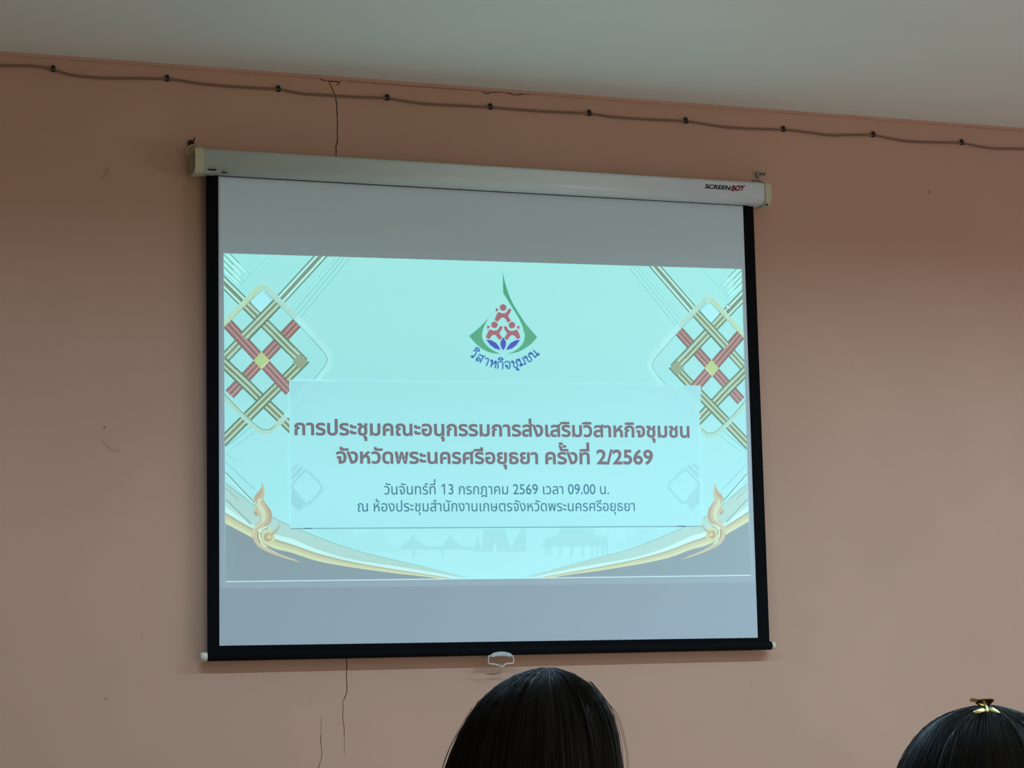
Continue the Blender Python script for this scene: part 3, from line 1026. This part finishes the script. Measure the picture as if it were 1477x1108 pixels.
for dx, dy, mir in ((0, 0, False), (-77, 154, False), (78, 156, True)):
    f_ = (lambda L: [(526 - (x - 526) + dx, y + dy) for x, y in L][::-1]) if mir else (lambda L: [(x + dx, y + dy) for x, y in L])
    A.poly(E5(f_(body)), RD)
    A.stroke(E5(f_(body + body[:1])), 1.1, RD, dl=.15)
    A.poly(E5(f_(hand)), RD)
    cx_, cy_ = f_([(526, 393)])[0]
    A.circle(E5([(cx_, cy_)])[0], 29.5 / 6.156, RD)
A.poly(E5([(375, 678), (420, 683), (462, 706), (488, 738), (501, 770), (452, 757), (412, 727)]), BL)
A.poly(E5([(677, 680), (632, 685), (592, 708), (566, 740), (553, 771), (602, 758), (642, 728)]), BL)
A.poly(E5([(527, 658), (548, 690), (552, 715), (545, 745), (527, 774), (508, 745), (501, 715), (506, 690)]), BL)
# the curved writing under the emblem: every stroke of its looped letters, set along an arc
A = Art('emblem_lettering', 18, 'blue looped Thai word curving under the emblem'); arts.append(A)


def ring_(cx_, cy_, r=0.11, a0=0):
    return [(cx_ + r * math.cos(a0 + 2 * math.pi * k / 8), cy_ + r * math.sin(a0 + 2 * math.pi * k / 8)) for k in range(9)]


CH = [ring_(.12, .84), [(.22, .80), (.27, .62), (.20, .48), (.20, .22), (.28, .03), (.48, .03), (.60, .2), (.60, .58), (.48, .72), (.62, .80), (.78, 1.06)]]
ARCH_ = [[(.02, 1.22), (.12, 1.42), (.35, 1.5), (.58, 1.38), (.64, 1.22), (.30, 1.2), (.02, 1.22)]]
LET = [
    [ring_(.40, .14), [(.50, .14), (.52, .5), (.50, .82), (.30, 1.0), (.12, .95), (.03, .78)]] + ARCH_,
    [[(.04, .74), (.16, .94), (.36, 1.0), (.56, .9), (.62, .68), (.62, 0)], ring_(.22, .16), [(.13, .2), (.06, .42), (.18, .56), (.36, .52), (.46, .38), (.5, .22)], [(.52, .94), (.66, 1.0), (.80, 1.16)]],
    [[(.10, .74), (.20, .94), (.36, 1.0), (.50, .9), (.54, .72), (.54, 0)]],
    [ring_(.10, .86), [(.20, .84), (.20, 0)], [(.20, .36), (.42, .62), (.52, .74)], ring_(.58, .84), [(.62, .74), (.66, .6), (.66, 0)]],
    [[(.10, 0), (.10, .5), (.02, .64), (.10, .86), (.34, 1.0), (.58, .88), (.64, .68), (.64, 0)]] + ARCH_,
    [[(.03, .74), (.14, .94), (.34, 1.0), (.54, .9), (.62, .62), (.58, .24), (.46, .03), (.36, .06), (.30, .28)], ring_(.22, .40)],
    CH + [ring_(.48, -.24, .09), [(.57, -.26), (.58, -.52)]],
    [ring_(.10, .86), [(.20, .84), (.20, .12)], ring_(.12, .12), [(.22, .14), (.62, .03)], [(.64, 0), (.64, 1.0)]],
    CH,
    [ring_(.10, .86), [(.20, .84), (.20, .03)], [(.20, .05), (.52, .18)], [(.58, .2), (.58, 1.0)], ring_(.66, .12)],
]
for i, strokes in enumerate(LET):
    th = math.radians(-40.2 + 8.95 * i)
    for st in strokes:
        P = []
        for x, y in st:
            t2 = th + (x - 0.34) * 13.2 / 70.0
            r_ = 73.0 - y * 11.0
            P.append((726.4 + r_ * math.sin(t2), 459.6 + r_ * math.cos(t2)))
        A.stroke(P, 1.75, (70, 113, 176), k=2)

# the lines of type
A = Art('title_line', 18, 'upper line of the bold dark red Thai title'); arts.append(A)
TC = (122, 115, 124)
A.text('การประชุมคณะอนุกรรมการส่งเสริมวิสาหกิจชุมชน', (424.2, 627.2), (994.4, 631.0), 17.4, TC, 0.029)
A = Art('title_line', 18, 'first phrase of the lower line of the bold dark red Thai title'); arts.append(A)
A.text('จังหวัดพระนครศรีอยุธยา', (484.6, 668.2), (776.0, 669.1), 17.0, TC, 0.029)
A = Art('title_line', 18, 'last phrase of the bold dark red Thai title, ending in numerals'); arts.append(A)
A.text('ครั้งที่ 2/2569', (786.2, 669.1), (941.8, 669.6), 17.0, TC, 0.029)
A = Art('date_line', 18, 'slate blue Thai line giving date and time'); arts.append(A)
SC = (76, 126, 146)
A.text('วันจันทร์ที่ 13 กรกฎาคม 2569 เวลา 09.00 น.', (553.8, 713.4), (878.2, 712.9), 11.9, SC, 0.006)
A = Art('place_line', 18, 'slate blue Thai line giving the place'); arts.append(A)
A.text('ณ ห้องประชุมสำนักงานเกษตรจังหวัดพระนครศรีอยุธยา', (515.6, 738.0), (915.4, 737.2), 11.9, SC, 0.006)

A = Art('white_line', 19); arts.append(A)
A.stroke([(325.4, 839.4), (640, 835.6)], 1.9, (190, 226, 234), clip=False)
A.stroke([(640, 835.6), (770, 834.4)], 1.5, (176, 236, 242), clip=False)
A.stroke([(770, 834.4), (1082.4, 830.2)], 1.9, (190, 226, 234), clip=False)
A = Art('mouse_pointer', 19); arts.append(A)
B7 = lambda L: [(680 + x / 3.5167, 350 + y / 3.5167) for x, y in L]
A.poly(B7([(1292, 308), (1318, 334), (1306, 336), (1312, 350), (1304, 354), (1299, 340), (1291, 348)]), (110, 150, 150))
A.poly(B7([(1294, 314), (1313, 333), (1303, 334), (1294, 342)]), (215, 245, 245), dl=.4)

slide_ob = root_art.build(sc_root)
for A in arts:
    A.build(slide_ob if A.name != 'unlit_margin' else slide_ob)

# ------------------------------------------------------------------ the audience
D1, D2 = 2.32, 2.74      # how far away the two heads are
UP = Vector((0, 0, 1))
R_ = Vector((RX.x, RX.y, 0)).normalized()       # to the right as the camera sees it
FW = Vector((-R_.y, R_.x, 0))                   # the way the audience faces


def hair_mesh(crown, MPX, left, right, depth, nstr, seed, stray, wave=0.004):
    """strands combed down from the crown over the head; profiles are (sideways, down) pairs in pixels"""
    rg = np.random.default_rng(seed)

    def prof(L):
        L = np.array([(0, 0)] + list(L), float) * MPX
        s = np.concatenate([[0], np.cumsum(np.hypot(*np.diff(L, axis=0).T))])
        t = np.linspace(0, 1, 40)
        return np.stack([np.interp(t, s / s[-1], L[:, 0]), np.interp(t, s / s[-1], L[:, 1])], 1)

    def sm_(a):
        for _ in range(3):
            a[1:-1] = (a[:-2] + 2 * a[1:-1] + a[2:]) / 4
        return a
    pl_, pr_ = sm_(prof(left)), sm_(prof(right))
    mean = (pl_ + pr_) / 2
    tt = np.linspace(0, 1, 40)

    def surf(phi, t):           # arrays -> world points
        wR = np.clip(np.cos(phi), 0, 1) ** 2
        wL = np.clip(-np.cos(phi), 0, 1) ** 2
        wM = 1 - wR - wL
        f = lambda P, k: np.interp(t, tt, P[:, k])
        r = wR * f(pr_, 0) + wL * f(pl_, 0) + wM * f(mean, 0) * depth
        d = wR * f(pr_, 1) + wL * f(pl_, 1) + wM * f(mean, 1)
        return r, d

    V, Fc = [], []
    base = 0
    # dense inner layer so no light comes through
    nphi, nt_ = 72, 36
    ph = np.linspace(0, 2 * np.pi, nphi, endpoint=False)
    grid = []
    for j in range(nt_):
        t = np.full(nphi, (j / (nt_ - 1)) ** 1.2)
        r, d = surf(ph, t)
        r = np.maximum(r - 0.003, 0) * (0.985 + 0.01 * np.sin(ph * 23 + 1.3) + 0.008 * np.sin(ph * 41))
        d = d + 0.003
        grid.append(np.stack([r * np.cos(ph), r * np.sin(ph), -d], 1))
    grid = np.concatenate(grid)
    V.append(grid)
    for j in range(nt_ - 1):
        for k in range(nphi):
            if math.sin(ph[k]) > 0.60 and ((j + 1) / (nt_ - 1)) ** 1.2 > 0.24:
                continue
            Fc.append((j * nphi + k, j * nphi + (k + 1) % nphi, (j + 1) * nphi + (k + 1) % nphi, (j + 1) * nphi + k))
    base += len(grid)
    # the strands
    ns = 22
    phi0 = rg.uniform(0, 2 * np.pi, nstr)
    part = rg.uniform(0.0, 0.07, nstr)
    t0 = 0.012 + np.abs(rg.normal(0, 0.03, nstr)) + (rg.random(nstr) < 0.35) * rg.uniform(0, 0.4, nstr)
    lift = np.abs(rg.normal(0, 0.0011, nstr)) + 0.0002 + (rg.random(nstr) < 0.03) * rg.uniform(0, 0.004, nstr)
    wph, wam, wfr = rg.uniform(0, 6.28, nstr), rg.normal(0, wave, nstr), rg.uniform(0.6, 1.5, nstr)
    lock = 0.015 * np.sin(phi0 * 17 + 2) + 0.01 * np.sin(phi0 * 31)
    P = np.zeros((nstr, ns, 3))
    tend = np.where(np.sin(phi0) > 0.62, rg.uniform(0.20, 0.25, nstr), 1.0)      # fringe over the forehead
    t0 = np.minimum(t0, tend * 0.5)
    for i in range(ns):
        s = i / (ns - 1)
        t = t0 + (tend - t0) * s
        phi = phi0 + lock * s + wam / 0.1 * np.sin(wfr * 6 * s + wph) * s
        r, d = surf(phi, t)
        r = r + lift * (0.5 + 0.8 * s) - 0.002 * (0.5 + 0.5 * np.sin(phi0 * 47)) * s
        off = part * (1 - s) ** 2.2
        P[:, i] = np.stack([r * np.cos(phi), r * np.sin(phi) + off, -d - 0.8 * off * off], 1)
    rad = rg.uniform(0.00022, 0.0005, nstr)
    extra = []
    for pts in stray:
        q = [Vector((x * MPX, y * MPX, -z * MPX)) for x, y, z in pts]
        qs = smooth_path(q, 8)
        idx = np.linspace(0, len(qs) - 1, ns)
        extra.append(np.array([[np.interp(i, range(len(qs)), [v[k] for v in qs]) for k in range(3)] for i in idx]))
    if extra:
        P = np.concatenate([P, np.array(extra)])
        rad = np.concatenate([rad, np.full(len(extra), 0.00042)])
    n = len(P)
    T = np.gradient(P, axis=1)
    T /= np.linalg.norm(T, axis=2, keepdims=True) + 1e-9
    ref = P.copy(); ref[:, :, 2] = 0; ref += 1e-5
    S = np.cross(T, ref); S /= np.linalg.norm(S, axis=2, keepdims=True) + 1e-9
    N = np.cross(S, T)
    sides = 3
    tip = np.linspace(1, 0.5, ns)[None, :, None]
    rings = []
    for k in range(sides):
        a = math.pi / 2 + 2 * math.pi * k / sides
        rings.append(P + (S * math.cos(a) + N * math.sin(a)) * rad[:, None, None] * tip)
    VV = np.stack(rings, 2).reshape(-1, 3)
    V.append(VV)
    i0 = base + (np.arange(n)[:, None] * ns + np.arange(ns - 1)[None, :]) * sides
    fs = []
    for k in range(sides):
        k2 = (k + 1) % sides
        fs.append(np.stack([i0 + k, i0 + k2, i0 + sides + k2, i0 + sides + k], 2).reshape(-1, 4))
    allf = np.concatenate([np.array(Fc)] + fs)
    V = np.concatenate(V)
    Wd = V[:, :1] * np.array(R_)[None] + V[:, 1:2] * np.array(FW)[None] + V[:, 2:3] * np.array([[0, 0, 1.0]])
    Wd += np.array(crown)[None]
    return Wd, allf


def np_mesh(name, V, Fq):
    me = bpy.data.meshes.new(name)
    me.vertices.add(len(V))
    me.vertices.foreach_set('co', V.astype(np.float32).ravel())
    nf = len(Fq)
    me.loops.add(nf * 4)
    me.loops.foreach_set('vertex_index', Fq.astype(np.int32).ravel())
    me.polygons.add(nf)
    me.polygons.foreach_set('loop_start', np.arange(0, nf * 4, 4, dtype=np.int32))
    me.polygons.foreach_set('use_smooth', np.ones(nf, dtype=bool))
    me.update(calc_edges=True)
    me.validate()
    return me


def skin_mesh(name, verts, edges, root, lvl=2):
    me = bpy.data.meshes.new(name)
    me.from_pydata([v[0] for v in verts], edges, [])
    o = bpy.data.objects.new(name, me)
    COL.objects.link(o)
    md = o.modifiers.new('s', 'SKIN')
    md.use_smooth_shade = True
    sv = me.skin_vertices[0].data
    for i, v in enumerate(verts):
        r = v[1]
        sv[i].radius = r if isinstance(r, tuple) else (r, r)
        sv[i].use_root = (i == root)
    ss = o.modifiers.new('ss', 'SUBSURF')
    ss.levels = ss.render_levels = lvl
    bpy.context.view_layer.update()
    dg = bpy.context.evaluated_depsgraph_get()
    out = bpy.data.meshes.new_from_object(o.evaluated_get(dg), depsgraph=dg)
    bpy.data.objects.remove(o)
    bpy.data.meshes.remove(me)
    out.polygons.foreach_set('use_smooth', [True] * len(out.polygons))
    return out


m_skin = mat('warm_skin', (0.42, 0.25, 0.17), 0.55, 0.35)
m_eye = mat('dark_eye', (0.02, 0.014, 0.01), 0.2, 0.5)
m_lip = mat('lip', (0.36, 0.13, 0.11), 0.5, 0.4)


def seated_body(H):
    """joints of a seated figure, crown at height H; local x right, y forward"""
    t = H - 0.06
    V = [((0, -0.02, 0.53), (0.15, 0.12)), ((0, -0.02, 0.66), (0.12, 0.095)), ((0, 0, 0.80), (0.135, 0.10)), ((0, 0.0, t - 0.24), (0.085, 0.065)), ((0, 0.015, t - 0.19), 0.05),
         ((0, 0.03, t - 0.13), (0.06, 0.075)), ((0, 0.025, t - 0.06), (0.07, 0.088)), ((0, 0.015, t), (0.06, 0.075))]
    E = [(0, 1), (1, 2), (2, 3), (3, 4), (4, 5), (5, 6), (6, 7)]
    for s in (-1, 1):
        b = len(V)
        V += [((s * 0.165, -0.005, t - 0.28), 0.055), ((s * 0.185, 0.03, 0.66), 0.042), ((s * 0.15, 0.24, 0.63), 0.030), ((s * 0.12, 0.31, 0.62), (0.036, 0.018))]
        E += [(3, b), (b, b + 1), (b + 1, b + 2), (b + 2, b + 3)]
        for k, (fx, ln_) in enumerate(((-0.028, 0.06), (-0.01, 0.075), (0.009, 0.07), (0.027, 0.055))):
            c = len(V)
            V += [((s * 0.12 + fx, 0.345, 0.618), 0.009), ((s * 0.12 + fx, 0.345 + ln_ * 0.6, 0.606), 0.008), ((s * 0.12 + fx, 0.345 + ln_ * 0.85, 0.585), 0.007)]
            E += [(b + 3, c), (c, c + 1), (c + 1, c + 2)]
        c = len(V)
        V += [((s * 0.12 - s * 0.045, 0.315, 0.615), 0.010), ((s * 0.12 - s * 0.058, 0.35, 0.606), 0.008)]
        E += [(b + 3, c), (c, c + 1)]
        b = len(V)
        V += [((s * 0.095, 0.06, 0.53), 0.085), ((s * 0.11, 0.44, 0.50), 0.062), ((s * 0.11, 0.42, 0.28), 0.052), ((s * 0.11, 0.41, 0.09), 0.036), ((s * 0.115, 0.53, 0.032), (0.036, 0.028))]
        E += [(0, b), (b, b + 1), (b + 1, b + 2), (b + 2, b + 3), (b + 3, b + 4)]
    return V, E


def person(name, crown, label, hairset, hair_col, shirt_col, trouser_col):
    ground = Vector((crown.x, crown.y, 0)) + FW * 0.02
    root = empty(name, ground)
    root.rotation_euler = (0, 0, math.atan2(R_.y, R_.x))
    tag(root, label, 'person')
    H = crown.z - 0.012
    V, E = seated_body(H)
    t = H - 0.06
    n = len(V)
    V += [((0, 0.118, t - 0.072), 0.012), ((0, 0.128, t - 0.092), 0.015)]          # nose
    E += [(6, n), (n, n + 1)]
    for s in (-1, 1):                                                              # ears
        V.append(((s * 0.082, 0.02, t - 0.075), (0.012, 0.02))); E.append((6, len(V) - 1))
    link('body', skin_mesh('body', V, E, 0), m_skin, root)
    for s in (-1, 1):
        bm = bmesh.new()
        bmesh.ops.create_uvsphere(bm, u_segments=14, v_segments=10, radius=0.0115)
        for v in bm.verts:
            v.co = Vector((v.co.x * 1.25 + s * 0.032, v.co.y * 0.7 + 0.098, v.co.z * 0.7 + t - 0.055))
        me = bpy.data.meshes.new('eye'); bm.to_mesh(me); bm.free()
        link('eye', me, m_eye, root, True)
    bm = bmesh.new()
    bmesh.ops.create_uvsphere(bm, u_segments=16, v_segments=10, radius=0.02)
    for v in bm.verts:
        v.co = Vector((v.co.x * 1.15, v.co.y * 0.5 + 0.095, v.co.z * 0.32 + t - 0.122))
    me = bpy.data.meshes.new('mouth'); bm.to_mesh(me); bm.free()
    link('mouth', me, m_lip, root, True)
    sv = [((0, -0.02, 0.49), (0.195, 0.160)), ((0, -0.02, 0.66), (0.150, 0.124)), ((0, 0, 0.80), (0.16, 0.127)), ((0, 0, t - 0.245), (0.115, 0.09)), ((0, 0.01, t - 0.215), (0.066, 0.062))]
    se = [(0, 1), (1, 2), (2, 3), (3, 4)]
    for s in (-1, 1):
        b = len(sv)
        sv += [((s * 0.165, -0.005, t - 0.28), 0.07), ((s * 0.178, 0.015, 0.74), 0.058)]
        se += [(3, b), (b, b + 1)]
    link('shirt', skin_mesh('shirt', sv, se, 0), mat(name + '_shirt', shirt_col, 0.8, 0.2, noise=0.05, nscale=30), root)
    tv, te = [((0, -0.02, 0.54), (0.165, 0.135)), ((0, -0.02, 0.62), (0.157, 0.128))], [(0, 1)]
    for s in (-1, 1):
        b = len(tv)
        tv += [((s * 0.095, 0.06, 0.53), 0.097), ((s * 0.11, 0.44, 0.50), 0.073), ((s * 0.11, 0.42, 0.28), 0.064), ((s * 0.11, 0.41, 0.11), 0.055)]
        te += [(0, b), (b, b + 1), (b + 1, b + 2), (b + 2, b + 3)]
    link('trousers', skin_mesh('trousers', tv, te, 0), mat(name + '_trousers', trouser_col, 0.85, 0.2), root)
    for s in (-1, 1):
        bm = bmesh.new()
        out = [(-0.045, -0.06), (0.045, -0.06), (0.052, 0.0), (0.055, 0.1), (0.045, 0.165), (0.0, 0.195), (-0.045, 0.165), (-0.055, 0.1), (-0.052, 0.0)]
        prism(bm, [Vector((s * 0.115 + x, 0.395 + y, 0.0)) for x, y in out], (0, 0, 0.075))
        for v in bm.verts:
            if v.co.z > 0.04:
                v.co.z -= max(0, v.co.y - 0.42) * 0.22
                v.co.x = s * 0.115 + (v.co.x - s * 0.115) * 0.85
        me = bpy.data.meshes.new('shoe')
        bmesh.ops.recalc_face_normals(bm, faces=bm.faces)
        bm.to_mesh(me); bm.free()
        link('shoe', me, m_bar, root)
    Vh, Fh = hair_mesh(crown, *hairset)
    ca, sa = math.cos(-root.rotation_euler.z), math.sin(-root.rotation_euler.z)
    q = Vh - np.array(ground)[None]
    Vh = np.stack([q[:, 0] * ca - q[:, 1] * sa, q[:, 0] * sa + q[:, 1] * ca, q[:, 2]], 1)
    hm = mat(name + '_hair', hair_col, 0.47, 0.42)
    link('hair', np_mesh('hair', Vh, Fh), hm, root)
    return root


m_seat = mat('grey_seat_fabric', (0.10, 0.10, 0.11), 0.9, 0.1, noise=0.08, nscale=60)
m_leg = mat('black_chair_steel', (0.02, 0.02, 0.022), 0.4, 0.5)


def chair(person_ob, label):
    root = empty('chair', person_ob.location)
    root.rotation_euler = person_ob.rotation_euler
    tag(root, label, 'chair', 'audience chairs')

    def part(name, bm, m):
        me = bpy.data.meshes.new(name)
        bmesh.ops.recalc_face_normals(bm, faces=bm.faces)
        bm.to_mesh(me); bm.free()
        link(name, me, m, root)
    bm = bmesh.new(); box(bm, (-0.21, -0.24, 0.325), (0.21, 0.20, 0.365), 0.012); part('seat', bm, m_seat)
    bm = bmesh.new(); box(bm, (-0.20, -0.275, 0.50), (0.20, -0.245, 0.80), 0.012); part('backrest', bm, m_seat)
    for s in (-1, 1):
        bm = bmesh.new(); tube(bm, [(s * 0.215, 0.17, 0.0), (s * 0.205, 0.15, 0.34)], 0.011, 10); part('leg', bm, m_leg)
        bm = bmesh.new(); tube(bm, smooth_path([(s * 0.215, -0.30, 0.0), (s * 0.205, -0.25, 0.33), (s * 0.200, -0.262, 0.55), (s * 0.195, -0.270, 0.78)], 4), 0.011, 10); part('leg', bm, m_leg)


def on_ray(px, py, dist):
    d = RX * ((px - CX) / F) + RY * ((py - CY) / F) + RZ
    return EYE + d * dist


c1 = on_ray(790, 961.5, D1)
LP = [(12, 0.6), (24, 1.5), (48, 9.5), (79, 26.5), (109, 57.5), (129, 92), (144, 128), (152, 144), (166, 200), (172, 280), (170, 400), (160, 560)]
RP = [(10, 0.2), (23, 5), (45, 13.5), (70, 35), (82, 51), (92, 74), (98, 108), (99.5, 144), (104, 200), (110, 280), (112, 400), (105, 560)]
ST = [[(60, 20, 22), (84, 15, 52), (100, 5, 74), (110, 0, 118), (112, 0, 146), (113, 0, 230)],
      [(62, -20, 24), (82, -15, 50), (97, -8, 76), (108, 0, 118), (110, 0, 146), (112, 0, 230)],
      [(60, 5, 22), (80, 5, 47), (93, 5, 70), (103, 3, 110), (105, 0, 146), (108, 0, 230)],
      [(-100, -10, 46), (-136, -8, 100), (-152, -5, 134), (-158, 0, 160), (-172, 0, 230)],
      [(-110, 10, 56), (-140, 5, 104), (-155, 5, 140), (-163, 0, 170), (-174, 0, 230)]]
p1 = person('person', c1, 'person with long straight black hair seen from behind, below the screen handle', (D1 / F, LP, RP, 1.15, 5200, 3, ST), (0.0065, 0.0058, 0.0055), (0.5, 0.5, 0.52), (0.03, 0.03, 0.04))

c2 = on_ray(1426, 1016.0, D2)
LP2 = [(14, 0.6), (28, 1.6), (39, 4.5), (51, 11), (73, 21), (90.5, 34.5), (105, 53.5), (118.5, 75.5), (127.5, 90), (140, 120), (150, 170), (154, 260), (150, 400), (140, 520)]
RP2 = [(12, 0.8), (33, 7.5), (53, 14.5), (75, 26), (94, 42), (108, 60), (120, 82), (128, 104), (136, 140), (142, 190), (146, 280), (142, 400), (134, 520)]
p2 = person('person', c2, 'person with dark hair pinned by a golden clip, at the bottom right corner', (D2 / F, LP2, RP2, 1.05, 4200, 5, []), (0.0055, 0.0062, 0.0075), (0.12, 0.2, 0.32), (0.03, 0.03, 0.035))

chair(p1, 'grey chair under the person below the screen handle')
chair(p2, 'grey chair under the person with the golden hair clip')

# the golden butterfly clip on the second head
m_gold = mat('gold_plated_metal', (0.85, 0.68, 0.28), 0.34, 0.5, metal=1.0)
CP = lambda px, py, k=0.0: on_ray(px, py, D2 - 0.012 + k)
hc = empty('hair_clip', CP(1424, 1022))
tag(hc, 'small golden butterfly hair clip on top of the dark-haired head at lower right', 'hair clip')


def wing(name, pts, bulge, thick=0.0012):
    """a dished plate through the outline"""
    P = smooth_path([*pts, pts[0]], 4)[:-1]
    c = sum(P, Vector()) / len(P)
    bm = bmesh.new()
    n = len(P)
    back = RZ * thick
    layers = []
    for off in (Vector(), back):
        rings = []
        for s in (1.0, 0.72, 0.4):
            rings.append([bm.verts.new(c + (p - c) * s + RZ * bulge * (1 - s * s) + off) for p in P])
        mid = bm.verts.new(c + RZ * bulge + off)
        for a_, b_ in ((rings[0], rings[1]), (rings[1], rings[2])):
            for i in range(n):
                bm.faces.new((a_[i], a_[(i + 1) % n], b_[(i + 1) % n], b_[i]))
        for i in range(n):
            bm.faces.new((rings[2][i], rings[2][(i + 1) % n], mid))
        layers.append(rings[0])
    for i in range(n):
        bm.faces.new((layers[0][i], layers[0][(i + 1) % n], layers[1][(i + 1) % n], layers[1][i]))
    return from_bm(name, bm, m_gold, hc, smooth=True)


wing('upper_wing', [CP(1420, 1018, 0), CP(1410, 1014, .002), CP(1399, 1012, .006), CP(1398, 1008.5, .010), CP(1404, 1007.5, .008), CP(1414, 1010, .003)], 0.003)
wing('upper_wing', [CP(1418, 1019.5, 0), CP(1408, 1015.5, -.002), CP(1409, 1010, -.004), CP(1421, 1008.2, -.006), CP(1434.5, 1008.6, -.010), CP(1429, 1016, -.004), CP(1425, 1019.5, 0)], 0.004)
wing('lower_wing', [CP(1423, 1025, -.030), CP(1416, 1028, -.036), CP(1407, 1028.8, -.038), CP(1404.5, 1026, -.034), CP(1411, 1023, -.028), CP(1419, 1022, -.024)], -0.003)
wing('lower_wing', [CP(1425, 1024, -.030), CP(1433, 1027.5, -.036), CP(1442.5, 1028.8, -.038), CP(1438, 1024, -.030), CP(1431, 1020.5, -.024), CP(1427, 1021, -.024)], -0.003)
bm = bmesh.new()
tube(bm, smooth_path([CP(1419, 1012, -.004), CP(1422, 1017, -.010), CP(1423.5, 1022, -.026), CP(1424, 1027.5, -.036)], 4), 0.0018, 8)
from_bm('clip_body', bm, m_gold, hc, smooth=True)
